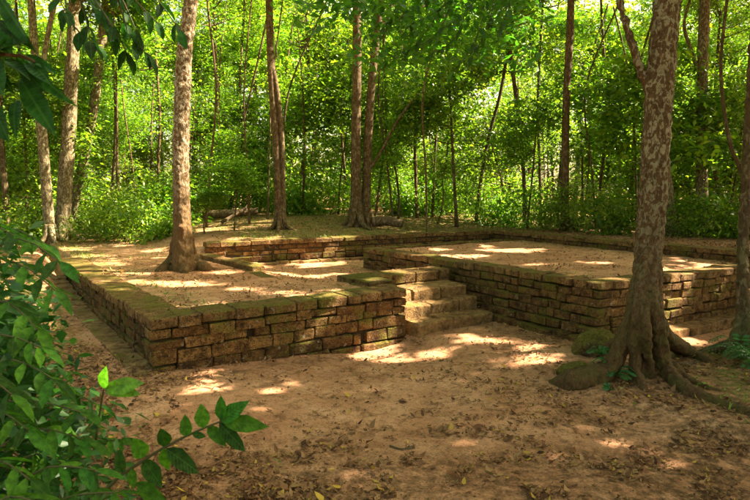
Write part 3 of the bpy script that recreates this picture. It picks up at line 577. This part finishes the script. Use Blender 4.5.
RS = np.random.default_rng(63)
for i in range(18):
    px = RS.uniform(5, 745); d = RS.uniform(13.8, 21); p0 = 236 - (d - 13) * 3; x1 = px + RS.normal(0, 10); x2 = x1 + RS.normal(0, 14)
    trunk_px('thin_sapling', 'bare dark sapling stem among many in the dense green wood', d, [(px, p0), (px + (x1 - px) * .4, p0 - 60), (x1, 90), (x2, 10)], [RS.uniform(2, 3.4)] + [RS.uniform(1.4, 2.4)] * 3, M_barkdk if i % 2 else M_barkback, 6, None, ctop=7, rootn=0, seed=80 + i)['group'] = 'bare sapling stems in the wood'

# ------------------------------------------------------------------ the wood behind
R3 = np.random.default_rng(21)
def inroom(x, y, m=0.8):
    v, u = loc(x, y)
    if v > -1.5 - m and v < 9.4 + m and u < bwl(v) + m and u > -9: return True
    if -2 < v < 3 and u < 10.2: return True
    return False
placed = []
def spot(xr, yr, mind, front=None):
    for _ in range(400):
        x, y = R3.uniform(*xr), R3.uniform(*yr)
        if inroom(x, y) or any((x - a_) ** 2 + (y - b_) ** 2 < mind ** 2 for a_, b_ in placed): continue
        if y < 12.5 and abs(x) < y * .68 + 1: 
            v, u = loc(x, y)
            if not (v > 9.6): continue
        placed.append((x, y)); return x, y
    return None
for i in range(130):
    s_ = spot((-19, 21), (13.5, 27), 1.0)
    if not s_: continue
    x, y = s_; h = R3.uniform(3.2, 7.0); sc = R3.uniform(.75, 1.25)
    bgtree(x, y, R3.uniform(.02, .045), h, UND[i % 4], h * R3.uniform(.50, .72), M_barkdk, 'young_tree', 'young leafy tree filling the dense green wood behind the ruin', group='young trees of the wood behind the ruin', lean=(R3.normal(0, .4), R3.normal(0, .3)), cscale=sc, seed=i, nl=9)
placed2 = list(placed)
for i in range(52):
    s_ = spot((-24, 26), (18.5, 36), 2.0)
    if not s_: continue
    x, y = s_; h = R3.uniform(8, 13)
    bgtree(x, y, R3.uniform(.07, .14), h, CAN[i % 4], h * .82, M_barkback if i % 2 else M_barkpale, 'forest_tree', 'tall leafy tree deep in the wood behind the ruin', group='tall trees deep in the wood', lean=(R3.normal(0, .5), R3.normal(0, .3)), cscale=R3.uniform(.85, 1.25), seed=100 + i, nl=9, bend=.2)
# shrubs along the wood's edge
shr = []
SHL = {0: 'yellow green bush right beside the foot of the pale left trees', 1: 'low bush at the sandy edge midway between pale left trees and slim tree', 2: 'low bush at the sandy edge just left of the slim tree',
       3: 'taller bush behind the low ones beside the pale left trees', 4: 'tallest bush of the left undergrowth, behind the two low ones', 6: 'bush directly behind the trunk of the slim tree on the platform'}
for (px, py, d, sc) in [(98, 226, 13.6, .9), (125, 226, 13.4, 1.0), (150, 228, 13.2, .9), (112, 210, 15, 1.3), (140, 205, 15.5, 1.4), (172, 215, 15, 1.1), (218, 198, 16.5, .9), (240, 192, 16.5, 1.1),
        (305, 208, 17.5, 1.2), (330, 206, 17.5, 1.1), (395, 215, 17.8, 1.1), (425, 215, 17.8, 1.2), (455, 215, 17.5, 1.2), (485, 215, 17, 1.1), (512, 222, 16, 1.1), (545, 224, 15, 1.0), (580, 228, 14, 1.0), (610, 230, 13, .9), (672, 232, 12.5, .8), (690, 236, 12.3, .8), (722, 238, 12.2, .9), (748, 240, 12, .9), (780, 240, 12, 1),
        (30, 228, 14, .9), (8, 225, 14, 1.1), (-30, 225, 14, 1.2), (450, 200, 19.5, 1.6), (400, 195, 20, 1.6), (350, 195, 20, 1.6), (290, 195, 20, 1.6), (520, 205, 18.5, 1.5), (200, 195, 19, 1.5), (160, 195, 18, 1.5), (580, 210, 17, 1.4), (640, 215, 16, 1.4), (700, 215, 16, 1.4), (760, 215, 16, 1.5), (60, 205, 17, 1.5), (100, 195, 18, 1.6), (0, 200, 17, 1.6)]:
    p = dp(px, py, d); z = gh(p[0], p[1]); i = len(shr)
    t = thing('shrub', SHL.get(i, 'dense bright green bush in the undergrowth at the edge of the wood'), 'bush', (p[0], p[1], z), 'bushes along the edge of the wood')
    me, cents = SHR[i % 3]; f = obj('foliage', me, None, t); f.location = (0, 0, .45 * sc); f.rotation_euler = (0, 0, i * 1.7); f.scale = (sc * 1.1, sc * 1.1, sc * (1 + .25 * (i % 3)))
    mb = MB(); rr_ = np.random.default_rng(i)
    for c in cents[rr_.permutation(len(cents))[:7]]:
        ca, sa = math.cos(i * 1.7), math.sin(i * 1.7); c = np.array([c[0] * ca - c[1] * sa, c[0] * sa + c[1] * ca, c[2]]) * sc + np.array([0, 0, .5 * sc])
        mb.tube(smoothpath([np.array([0, 0, -.05]), c * .5, c], 4), [.012, .009, .004, .003], 4, cap=False)
    obj('stem', mb.mesh('stem'), M_barkdk, t); shr.append(t)
# small bright sapling before the log, left of the twin stemmed tree
def small_sapling(px, py, d, h, label, seed, sc=.5):
    p = dp(px, py, d); r = np.random.default_rng(seed); z = gh(p[0], p[1]); t = thing('small_sapling', label, 'sapling', (p[0], p[1], z))
    me, cents = UND[seed % 4]; mb = MB(); pts = trunk_path((0, 0, -.05), (.05, 0, h), .06, r); rad = np.linspace(.022, .008, 14); mb.tube(pts, rad, 6)
    C = cents * np.array([sc, sc, sc * .5]) + np.array([0, 0, h * .8]); limbs(mb, pts, rad, C, .2, r, 10, .01)
    obj('trunk', mb.mesh('trunk'), M_barkback, t); c = obj('crown', me, None, t); c.location = (0, 0, h * .8); c.scale = (sc, sc, sc * .5)
small_sapling(234, 231, 13.2, 1.5, 'small bright sapling with a slanting stem in front of the fallen log', 1, .62)
small_sapling(205, 235, 12.9, .9, 'knee high leafy sapling beside the slim tree at the wood edge', 2, .4)
small_sapling(437, 228, 16, 1.8, 'leafy sapling on the mossy bank near the middle of the wood edge', 3, .6)
# far wood
rf = np.random.default_rng(77)
K = 8500; cen = np.stack([rf.uniform(-50, 52, K), rf.uniform(29, 50, K), 22 * rf.random(K) ** 1.35], -1)
fw_me = cloud('far_wood', cen, 34, .9, .30, 78, M_far, .6, wr=.6)
obj('far_wood', fw_me, None, kind='stuff', label='mass of bright foliage far behind the ruin', cat='wood')

# trees outside the frame to the right and behind, whose crowns shade the clearing
sh = [(11.5, 6.5), (9.2, 1.6), (15, 11), (13.5, 3), (17.5, 7), (7.5, -3.5), (12.5, 14.5), (18, 14), (-9.5, 3.5), (-6.5, -2.5), (2, -5), (-11, 9), (-2.5, -4.5), (16, -1.5), (9.5, 10.5), (13.2, 8), (8, -1), (11, 4), (14.5, 5.8), (10.5, -2.2), (12, 11.5), (6.5, 12.5), (16.5, 3.5), (19, 11), (20, 5), (-8.5, 6.5), (5, -4), (10.2, 6.2), (9.0, 4.6), (11.8, 1.8), (7.6, 8.2)]
for i, (x, y) in enumerate(sh):
    h = 9.0 + (i * 37 % 5) * .8
    bgtree(x, y, .15, h, CAN[i % 4], h * .9, M_barkpale, 'shade_tree', 'tall shade tree beyond the side of the clearing', group='shade trees round the clearing', lean=(R3.normal(-.6, .5), R3.normal(0, .5)), cscale=1.2 + (i % 3) * .08, seed=300 + i, nl=10, bend=.25)

# ------------------------------------------------------------------ logs, rocks, twigs on the bank
def log(path, rad, label, name='fallen_log', cat='log', mat=M_dead, sides=9):
    P = np.array(path); b = P[0].copy(); t = MB(); t.tube(smoothpath(P - b, 9), np.interp(np.linspace(0, 1, 9), [0, 1], rad), sides, .1, seed=int(abs(b[0]) * 10))
    o = obj(name, t.mesh(name), mat, None, label, cat); o.location = tuple(b); return o
log([dp(192, 213, 15.3), dp(225, 214, 15.2), dp(258, 211, 15.3)], (.11, .09), 'grey fallen log lying under the bushes left of the twin stems')
log([dp(222, 222, 14.2), dp(236, 214, 14.6), dp(247, 207, 15)], (.05, .03), 'thin dead branch leaning on the bank behind the small sapling', 'fallen_branch', 'branch')
log([dp(372, 222, 14.3), dp(386, 221, 14.3), dp(402, 224, 14.1)], (.14, .09), 'short rotting log beside the foot of the brown tree pair')
log([G(668, 364.5, .03), G(682, 365, .03), G(698, 364, .03)], (.035, .03), 'short grey stick of dead wood between the big tree roots', 'stick', 'stick')
log([G(390, 446, .02), G(402, 450, .02), G(414, 447, .02)], (.008, .012), 'small dark curled twig on the bare soil in the foreground', 'twig', 'twig')
def rock(px, py, z, dims, label, seed):
    p = G(px, py, z); bm = bmesh.new(); bmesh.ops.create_icosphere(bm, subdivisions=4, radius=1)
    from mathutils import noise as mn
    for v in bm.verts:
        q = v.co * 1.3 + Vector((seed, seed * 2, 0)); v.co *= 1 + .22 * mn.noise(q) + .16 * mn.noise(q * 3.1) + .07 * mn.noise(q * 8)
        v.co = Vector((v.co.x * dims[0], v.co.y * dims[1], v.co.z * dims[2]))
    me = bpy.data.meshes.new('mossy_rock'); bm.to_mesh(me); bm.free(); me.polygons.foreach_set('use_smooth', np.ones(len(me.polygons), bool))
    o = obj('mossy_rock', me, M_rock, None, label, 'rock'); o.location = (p[0], p[1], z + dims[2] * .45)
rock(598, 356, 0, (.27, .24, .19), 'dark mossy boulder behind the left buttress root against the platform corner', 3)
rock(576, 380, 0, (.17, .13, .11), 'pale lichened rock at the tip of the left buttress root', 8)

# ------------------------------------------------------------------ ground stuff
def scatter(n, xr, yr, wfn, seed):
    r = np.random.default_rng(seed); y = yr[0] + (yr[1] - yr[0]) * r.random(n) ** 1.5; x = r.uniform(-1, 1, n) * (y * .72 + .5)
    v, u = loc(x, y); w = wfn(x, y, v, u); k = r.random(n) < w; x, y, v, u = x[k], y[k], v[k], u[k]
    z = height(v, u) + .012 * fbm(v, u, 2.3, 3) + .010 * fbm(v, u, 9, 3); return np.stack([x, y, z], -1), r
def lw(x, y, v, u):
    base = .50 + .85 * litter_w(x, y, v, u); cl = np.clip(.42 + 1.6 * fbm(x, y, .9, 3) + 1.8 * fbm(x, y, 4.5, 2), .03, 1); return base * cl
P_, r_ = scatter(175000, None, (2.6, 15.5), lw, 31)
def litter_mesh(P_, size, r):
    n = len(P_); q = leaf_np(n, P_, size, r, droop=0., rollv=.30, wr=r.uniform(.35, .75, n)[:, None], fold=.35)
    b, ri, t, l = q[:, 0], q[:, 1], q[:, 2], q[:, 3]; up = np.array([0, 0, 1.]) * (size * r.uniform(.0, .35, n))[:, None] if np.ndim(size) else np.array([0, 0, .008])
    r1 = ri * .8 + b * .2 - (l - ri) * .02; r2 = ri * .62 + t * .38; l1 = l * .8 + b * .2; l2 = l * .62 + t * .38; t = t + up; b = b + up * .4
    jit = lambda a_: a_ + r.normal(0, 1, a_.shape) * (np.reshape(size, (-1, 1)) * .06)
    m = (b + t) / 2 - up * .5; v = np.stack([b, jit(r1), jit(r2), t, jit(l2), jit(l1), m], 1); v[:, :, 2] = np.maximum(v[:, :, 2], P_[:, None, 2] - .003)
    f = np.array([(0, 1, 6), (1, 2, 6), (2, 3, 6), (3, 4, 6), (4, 5, 6), (5, 0, 6)]); me = mesh_np('leaf_litter', v.reshape(-1, 3), (f[None] + np.arange(n)[:, None, None] * 7).reshape(-1, 3)); me.materials.append(M_litter); return me
P_ = P_ + np.array([0, 0, .006]); obj('leaf_litter', litter_mesh(P_, .013 + .052 * r_.random(len(P_)) ** 2.0, r_), None, kind='stuff', label='brown and yellow dead leaves strewn over the bare soil', cat='leaf litter')
def quads(name, q, mat, **kw):
    i = np.arange(len(q)) * 4; tri = np.concatenate([np.stack([i, i + 1, i + 2], -1), np.stack([i, i + 2, i + 3], -1)])
    me = mesh_np(name, q.reshape(-1, 3), tri); me.materials.append(mat); return obj(name, me, None, **kw)
# leaves on the stair treads
pts = []
for (u0, u1, z) in ((-.08, .17, .178), (.21, .40, .33), (.44, .83, .48), (.86, 1.2, .638)):
    for _ in range(38): pts.append(LW(random.uniform(3.05, 4.35), u1 - (u1 - u0) * random.random() ** 1.6, z))
pts = np.array(pts); q = leaf_np(len(pts), pts, .045, r_, droop=0., rollv=.3, wr=.55, fold=.4); q[:, :, 2] = np.maximum(q[:, :, 2], pts[:, None, 2])
quads('leaf_litter', q, M_litter, kind='stuff', label='small dead leaves gathered on the stone steps', cat='leaf litter')
def gw(x, y, v, u): return np.clip(moss_w(x, y, v, u) * np.clip(.35 + 2.5 * fbm(x, y, 1.1, 3), 0, 1), 0, 1) * (1 - .8 * ((v > 0) & (u > 0) & (u < bwl(v))))
P_, r_ = scatter(50000, None, (3.4, 17), gw, 33)
q = leaf_np(len(P_), P_, .065, r_, droop=-.75, rollv=.9, wr=.22, fold=.2)
quads('grass', q, M_grass, kind='stuff', label='short grass and moss growing over the bank and soil', cat='grass')
# small loose pebbles and laterite crumbs
P_, r_ = scatter(5000, None, (2.8, 9), lambda x, y, v, u: .6 + 0 * x, 35)
ico = np.array([(1, 0, 0), (-1, 0, 0), (0, 1, 0), (0, -1, 0), (0, 0, 1), (0, 0, -1)], float); fi = np.array([(0, 2, 4), (2, 1, 4), (1, 3, 4), (3, 0, 4), (2, 0, 5), (1, 2, 5), (3, 1, 5), (0, 3, 5)])
sz = (r_.random(len(P_)) ** 3 * .014 + .004)[:, None, None]; pv = P_[:, None, :] + ico[None] * sz * r_.uniform(.6, 1.2, (len(P_), 6, 1))
me = mesh_np('pebble', pv.reshape(-1, 3), (fi[None] + np.arange(len(P_))[:, None, None] * 6).reshape(-1, 3)); obj('gravel', me, M_step, kind='stuff', label='tiny loose stones on the bare soil', cat='gravel')
# young weeds with rounded leaves near the roots and the left wall
def weeds(n, wf, seed, size, label):
    P_, r_ = scatter(n, None, (3.4, 12), wf, seed); c = np.repeat(P_, 5, 0); c = c + r_.normal(0, .02, c.shape); c[:, 2] = np.repeat(P_[:, 2], 5) + r_.uniform(.01, .05, len(c))
    q = leaf_np(len(c), c, size, r_, droop=-.1, wr=.5); quads('ground_weeds', q, M_grass, kind='stuff', label=label, cat='weeds')
weeds(6000, lambda x, y, v, u: np.clip(moss_w(x, y, v, u) * .35 + .03 * litter_w(x, y, v, u), 0, .4) * (fbm(x, y, .8, 2) > 0) * (1 - ((v > 0) & (u > 0) & (u < bwl(v)))), 37, .04, 'low green seedlings scattered among dead leaves on the soil')

# ------------------------------------------------------------------ large leaves in the foreground
def leaf_shape(i, wr=.36, pts=5):
    r = random.Random(i); v = [(0, 0, 0)]; droop = .02 + .26 * r.random(); fold = .04 + .22 * r.random(); n = pts; tw = r.uniform(-.12, .12); bd = r.uniform(-.05, .05)
    prof = [0, .62, .96, .92, .62, .0]; xs = [0, .14, .34, .56, .79, 1.0]
    V_ = []; Fc = []
    for x, w in zip(xs, prof):
        z = -droop * x * x; hw = w * wr / 2
        yo = bd * math.sin(x * 3); hw1 = hw * r.uniform(.88, 1.08); hw2 = hw * r.uniform(.88, 1.08); V_ += [(x, yo, z), (x - .02, yo + hw1, z + fold * hw * 2 + tw * x * hw * 3 + r.uniform(-.015, .015)), (x + .02, yo - hw2, z + fold * hw * 2 - tw * x * hw * 3 + r.uniform(-.015, .015))]
    for k in range(5):
        a_ = 3 * k; b_ = a_ + 3; Fc += [(a_, b_, b_ + 1, a_ + 1), (b_, a_, a_ + 2, b_ + 2)]
    me = mesh_np('leaf', V_, Fc, True); bm = bmesh.new(); bm.from_mesh(me); bmesh.ops.remove_doubles(bm, verts=bm.verts, dist=.0005); bm.to_mesh(me); bm.free(); return me
LV = {}
def leafset(mat, wr):
    k = (mat.name, wr)
    if k not in LV:
        LV[k] = [leaf_shape(i, wr) for i in range(12)]
        for m in LV[k]: m.materials.append(mat)
    return LV[k]
def leaf(parent, b, t, mat, wr=.38, roll=0.0, up=(0, 0, 1)):
    b = Vector(b); t = Vector(t); d = t - b; L = d.length; d.normalize(); s = Vector(up).cross(d)
    if s.length < .1: s = Vector((1, 0, 0)).cross(d)
    s.normalize(); n = d.cross(s); R_ = Matrix((d, s, n)).transposed().to_4x4() @ Matrix.Rotation(roll, 4, 'X')
    o = obj('leaf', random.choice(leafset(mat, wr)), None, parent); pl = parent.location
    o.matrix_local = Matrix.Translation(b - pl) @ R_ @ Matrix.Scale(L, 4); return o
def stem(parent, pts, r0, r1, mat=M_twig, n=8, name='stem'):
    P = smoothpath(pts, n) - np.array(parent.location); mb = MB(); mb.tube(P, np.linspace(r0, r1, n), 6); return obj(name, mb.mesh(name), mat, parent)
def spray(parent, pts, npairs, L, mat, wr=.34, r=None, start=.15, droop=.4, spreadang=.95, r0=.004):
    """a stem with leaflets on both sides and one at the tip"""
    P = smoothpath(pts, 40); stem(parent, pts, r0, r0 * .4)
    for k in range(npairs):
        f = start + (1 - start) * k / max(npairs - .5, 1); i = min(int(f * 39), 38); d = P[i + 1] - P[i]; d /= np.linalg.norm(d)
        side = np.cross(d, [0, 0, 1.]); side /= np.linalg.norm(side) + 1e-6
        for sg in (-1, 1):
            a_ = spreadang * r.uniform(.75, 1.2); dr = d * math.cos(a_) + side * sg * math.sin(a_) + np.array([0, 0, -droop * r.uniform(.5, 1.5)]); dr /= np.linalg.norm(dr)
            b = P[min(i + (sg > 0), 39)]; leaf(parent, b, b + dr * L * r.uniform(.75, 1.15) * (1 - .25 * abs(f - .55)), mat, wr, r.normal(0, .35))
    d = P[-1] - P[-3]; d /= np.linalg.norm(d); d += np.array([0, 0, -droop * .6]); leaf(parent, P[-1], P[-1] + d / np.linalg.norm(d) * L, mat, wr, r.normal(0, .2))
rr = np.random.default_rng(91)
# the crisp low branch
D = 1.65
br = thing('leafy_branch', 'low leafy branch with about a dozen broad green leaves reaching right over the soil', 'branch', tuple(dp(92, 520, D)))
stem(br, [dp(60, 540, D + .1), dp(92, 505, D), dp(116, 479, D), dp(160, 450, D), dp(195, 432, D), dp(222, 421, D)], .007, .003)
for (b, t, w) in [((220, 422), (245, 400), .55), ((222, 420), (220, 396), .5), ((221, 421), (268, 426), .36), ((219, 423), (245, 450), .42), ((204, 428), (200, 405), .62), ((207, 427), (225, 446), .5), ((188, 436), (185, 416), .62), ((192, 434), (206, 436), .5), ((166, 447), (160, 430), .62), ((163, 448), (168, 472), .5), ((166, 449), (200, 472), .45), ((146, 456), (134, 440), .7), ((143, 460), (162, 486), .5), ((132, 468), (134, 489), .5), ((124, 473), (118, 450), .55), ((136, 483), (168, 503), .45)]:
    leaf(br, dp(*b, D + random.uniform(-.01, .01)), dp(*t, D - .02 + random.uniform(-.02, .02)), M_fg, w, random.uniform(-.3, .3), up=(0, -.75, .6))
# bright young shoot
ys = thing('young_shoot', 'bright yellow green young shoot with three leaves catching the light', 'shoot', tuple(dp(100, 395, 1.7)))
stem(ys, [dp(96, 440, 1.75), dp(101, 405, 1.72), dp(104, 388, 1.7)], .004, .002)
for b, t in (((104, 389), (103, 368)), ((105, 388), (142, 381)), ((105, 389), (136, 394))): leaf(ys, dp(*b, 1.7), dp(*t, 1.66), M_young, .42, random.uniform(-.3, .3), up=(0, -.75, .6))
# big left bush: individual leaves on sprays
bush = thing('broadleaf_bush', 'big dark green bush with long drooping leaves filling the left edge', 'bush', tuple(gp(-60, 520, 0)))
SPR = [((-60, 300, 1.9), (10, 240, 1.8), (60, 262, 1.7), 5, .12), ((-60, 310, 1.9), (5, 262, 1.75), (55, 290, 1.65), 5, .12), ((-40, 330, 1.9), (0, 300, 1.7), (38, 330, 1.6), 4, .12), ((-60, 360, 1.8), (-5, 335, 1.6), (42, 348, 1.55), 5, .11),
       ((-60, 260, 2.1), (0, 228, 2.0), (44, 244, 1.9), 5, .12), ((-50, 400, 1.7), (5, 360, 1.55), (55, 380, 1.5), 5, .11), ((-40, 420, 1.6), (20, 400, 1.6), (80, 412, 1.5), 5, .10), ((-30, 470, 1.6), (30, 430, 1.5), (85, 440, 1.5), 5, .10), ((-20, 520, 1.5), (40, 470, 1.4), (95, 470, 1.4), 5, .10),
       ((0, 540, 1.4), (60, 500, 1.35), (118, 492, 1.35), 4, .10), ((-60, 440, 1.6), (-10, 410, 1.5), (28, 430, 1.45), 4, .11), ((-60, 500, 1.5), (-10, 460, 1.4), (30, 480, 1.35), 4, .11), ((-80, 230, 2.0), (-30, 215, 1.9), (14, 236, 1.8), 4, .12), ((10, 440, 1.9), (60, 395, 1.9), (100, 405, 1.9), 5, .09), ((20, 520, 1.9), (80, 450, 1.9), (120, 440, 1.9), 5, .09), ((-20, 430, 2.0), (20, 370, 2.0), (70, 372, 2.0), 5, .09), ((60, 540, 1.5), (110, 510, 1.5), (170, 506, 1.5), 4, .09), ((-60, 380, 2.1), (-10, 345, 2.0), (30, 362, 1.95), 5, .10), ((-50, 350, 2.2), (0, 318, 2.1), (30, 330, 2.05), 5, .10), ((-30, 460, 1.9), (10, 410, 1.85), (60, 425, 1.8), 5, .09), ((-30, 500, 1.8), (30, 455, 1.75), (70, 468, 1.7), 5, .09), ((-60, 290, 2.3), (-15, 255, 2.2), (25, 275, 2.1), 5, .11), ((-70, 420, 1.5), (-25, 375, 1.4), (12, 395, 1.35), 4, .11), ((-40, 560, 1.3), (0, 500, 1.25), (45, 505, 1.2), 4, .10)]
for s_ in SPR:
    spray(bush, [dp(*s_[0]), dp(*s_[1]), dp(*s_[2])], s_[3] + 1, s_[4] * .82, M_fg, .34, rr, .25, .35)
for s_ in SPR: stem(bush, [np.array(bush.location) + np.array([random.uniform(-.1, .1), random.uniform(-.1, .1), -.05]), dp(s_[0][0] - 30, s_[0][1] + 60, s_[0][2]), dp(*s_[0])], .012, .006, M_barkdk)
# small-leaved filler of the same bush
cb = np.concatenate([np.array([dp(rr.uniform(-90, 100 if y > 400 else 35), y, rr.uniform(1.7, 2.4)) for y in rr.uniform(300, 560, 430)]), np.array([dp(rr.uniform(-90, 10), y, rr.uniform(1.9, 2.4)) for y in rr.uniform(225, 330, 90)])]) - np.array(bush.location)
cb = cb[cb[:, 2] > .03]
fol = obj('foliage', cloud('foliage', cb, 12, .06, .062, 92, M_fern if False else mat_leaf('bush_leaf', [(.015, .06, .012), (.025, .09, .016), (.04, .12, .02)], .4, rough=.4), .8), None, bush, kind='stuff')
# upper-left hanging branch with long blades
hb = thing('hanging_branch', 'dark branch with long drooping leaves hanging into the top left corner', 'branch', tuple(dp(-60, 60, 1.3)))
stem(hb, [dp(-90, 70, 1.35), dp(-40, 55, 1.3), dp(15, 55, 1.25), dp(35, 62, 1.25)], .008, .003, M_barkdk)
stem(hb, [dp(-60, -60, 1.2), dp(-20, -30, 1.2), dp(0, -5, 1.2)], .006, .003, M_barkdk)
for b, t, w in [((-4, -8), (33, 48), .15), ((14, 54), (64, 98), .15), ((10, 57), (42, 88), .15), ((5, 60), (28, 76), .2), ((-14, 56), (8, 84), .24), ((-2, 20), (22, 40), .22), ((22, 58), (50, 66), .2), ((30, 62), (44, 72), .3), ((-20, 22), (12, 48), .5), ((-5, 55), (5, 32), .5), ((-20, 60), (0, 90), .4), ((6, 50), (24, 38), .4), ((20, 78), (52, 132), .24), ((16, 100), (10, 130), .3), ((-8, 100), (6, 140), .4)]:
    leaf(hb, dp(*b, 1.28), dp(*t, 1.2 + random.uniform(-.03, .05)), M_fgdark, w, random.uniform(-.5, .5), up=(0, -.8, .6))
# second hanging cluster
def hang(label, anchor, pts_list, d, L, nper, wr, mat, seed, droop=1.0):
    r = np.random.default_rng(seed); t = thing('hanging_branch', label, 'branch', tuple(dp(*anchor, d)))
    for pp in pts_list: spray(t, [dp(*p, d + r.uniform(-.1, .1)) for p in pp], nper, L, mat, wr, r, .2, droop, .9, .005)
    return t
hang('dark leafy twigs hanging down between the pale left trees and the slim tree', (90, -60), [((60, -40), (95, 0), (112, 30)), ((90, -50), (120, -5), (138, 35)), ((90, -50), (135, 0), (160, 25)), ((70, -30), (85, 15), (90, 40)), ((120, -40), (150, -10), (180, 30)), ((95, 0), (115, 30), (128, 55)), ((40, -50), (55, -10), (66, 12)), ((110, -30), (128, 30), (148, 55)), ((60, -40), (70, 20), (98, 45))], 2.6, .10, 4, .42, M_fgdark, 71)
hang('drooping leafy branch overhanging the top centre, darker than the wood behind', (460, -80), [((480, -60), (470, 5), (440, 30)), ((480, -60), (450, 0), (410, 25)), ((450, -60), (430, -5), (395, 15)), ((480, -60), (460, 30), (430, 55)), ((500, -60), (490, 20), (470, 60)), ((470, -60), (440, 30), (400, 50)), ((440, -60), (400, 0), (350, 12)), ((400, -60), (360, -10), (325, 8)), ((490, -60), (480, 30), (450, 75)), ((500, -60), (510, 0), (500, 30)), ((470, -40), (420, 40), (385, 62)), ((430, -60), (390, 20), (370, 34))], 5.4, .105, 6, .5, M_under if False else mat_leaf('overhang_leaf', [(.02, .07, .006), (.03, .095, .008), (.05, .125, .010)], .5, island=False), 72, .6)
ov = [o for o in S.objects if o.get('label', '').startswith('drooping leafy branch')][0]
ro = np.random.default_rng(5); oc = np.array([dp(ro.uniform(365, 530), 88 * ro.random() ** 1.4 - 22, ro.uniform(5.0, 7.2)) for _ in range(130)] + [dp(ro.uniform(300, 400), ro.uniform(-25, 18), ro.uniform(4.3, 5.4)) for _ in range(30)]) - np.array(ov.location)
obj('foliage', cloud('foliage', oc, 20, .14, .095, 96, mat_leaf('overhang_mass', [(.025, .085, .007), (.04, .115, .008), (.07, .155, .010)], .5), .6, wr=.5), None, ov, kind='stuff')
# ferns
def fern(px, py, label, sc, n, seed, z=0.0, cat='fern'):
    r = np.random.default_rng(seed); p = G(px, py, z); t = thing('fern', label, cat, tuple(p))
    for k in range(n):
        an = k / n * 6.283 + r.normal(0, .25); L = sc * r.uniform(.7, 1.15); e = r.uniform(.35, .9)
        pts_ = [p, p + np.array([math.cos(an) * L * .5, math.sin(an) * L * .5, L * e]), p + np.array([math.cos(an) * L, math.sin(an) * L, L * e * .7])]
        P = smoothpath(pts_, 14) - p; q = []
        for i in range(2, 14):
            d = P[i] - P[i - 1]; d /= np.linalg.norm(d); s = np.cross(d, [0, 0, 1.]); s /= np.linalg.norm(s); w = L * .30 * math.sin(i / 14 * 3.0) + .01
            for sg in (-1, 1):
                b = P[i]; tp = b + s * sg * w + d * w * .35 + np.array([0, 0, -w * .15]); m = (b + tp) / 2; q.append([b, m + d * .011, tp, m - d * .011])
        for i in range(13):
            o_ = np.array([0, 0, .0035]); q.append([P[i] - o_, P[i + 1] - o_, P[i + 1] + o_, P[i] + o_])
        q = np.array(q); i = np.arange(len(q)) * 4; tri = np.concatenate([np.stack([i, i + 1, i + 2], -1), np.stack([i, i + 2, i + 3], -1)])
        me = mesh_np('frond', q.reshape(-1, 3), tri); me.materials.append(M_fern); obj('frond', me, None, t)
fern(613, 378, 'small blue green fern tucked between the big tree roots', .17, 9, 5, .06)
fern(600, 355, 'tiny fern growing on top of the mossy boulder by the tree', .13, 7, 6, .15)
fern(741, 360, 'leafy fern clump at the foot of the slender right edge tree', .26, 12, 7, .02)
fern(758, 372, 'second fern clump in the right corner, nearer than the other', .3, 12, 8, .0)
fern(607, 392, 'tiny seedling fern just in front of the left buttress root', .07, 6, 9, .0)
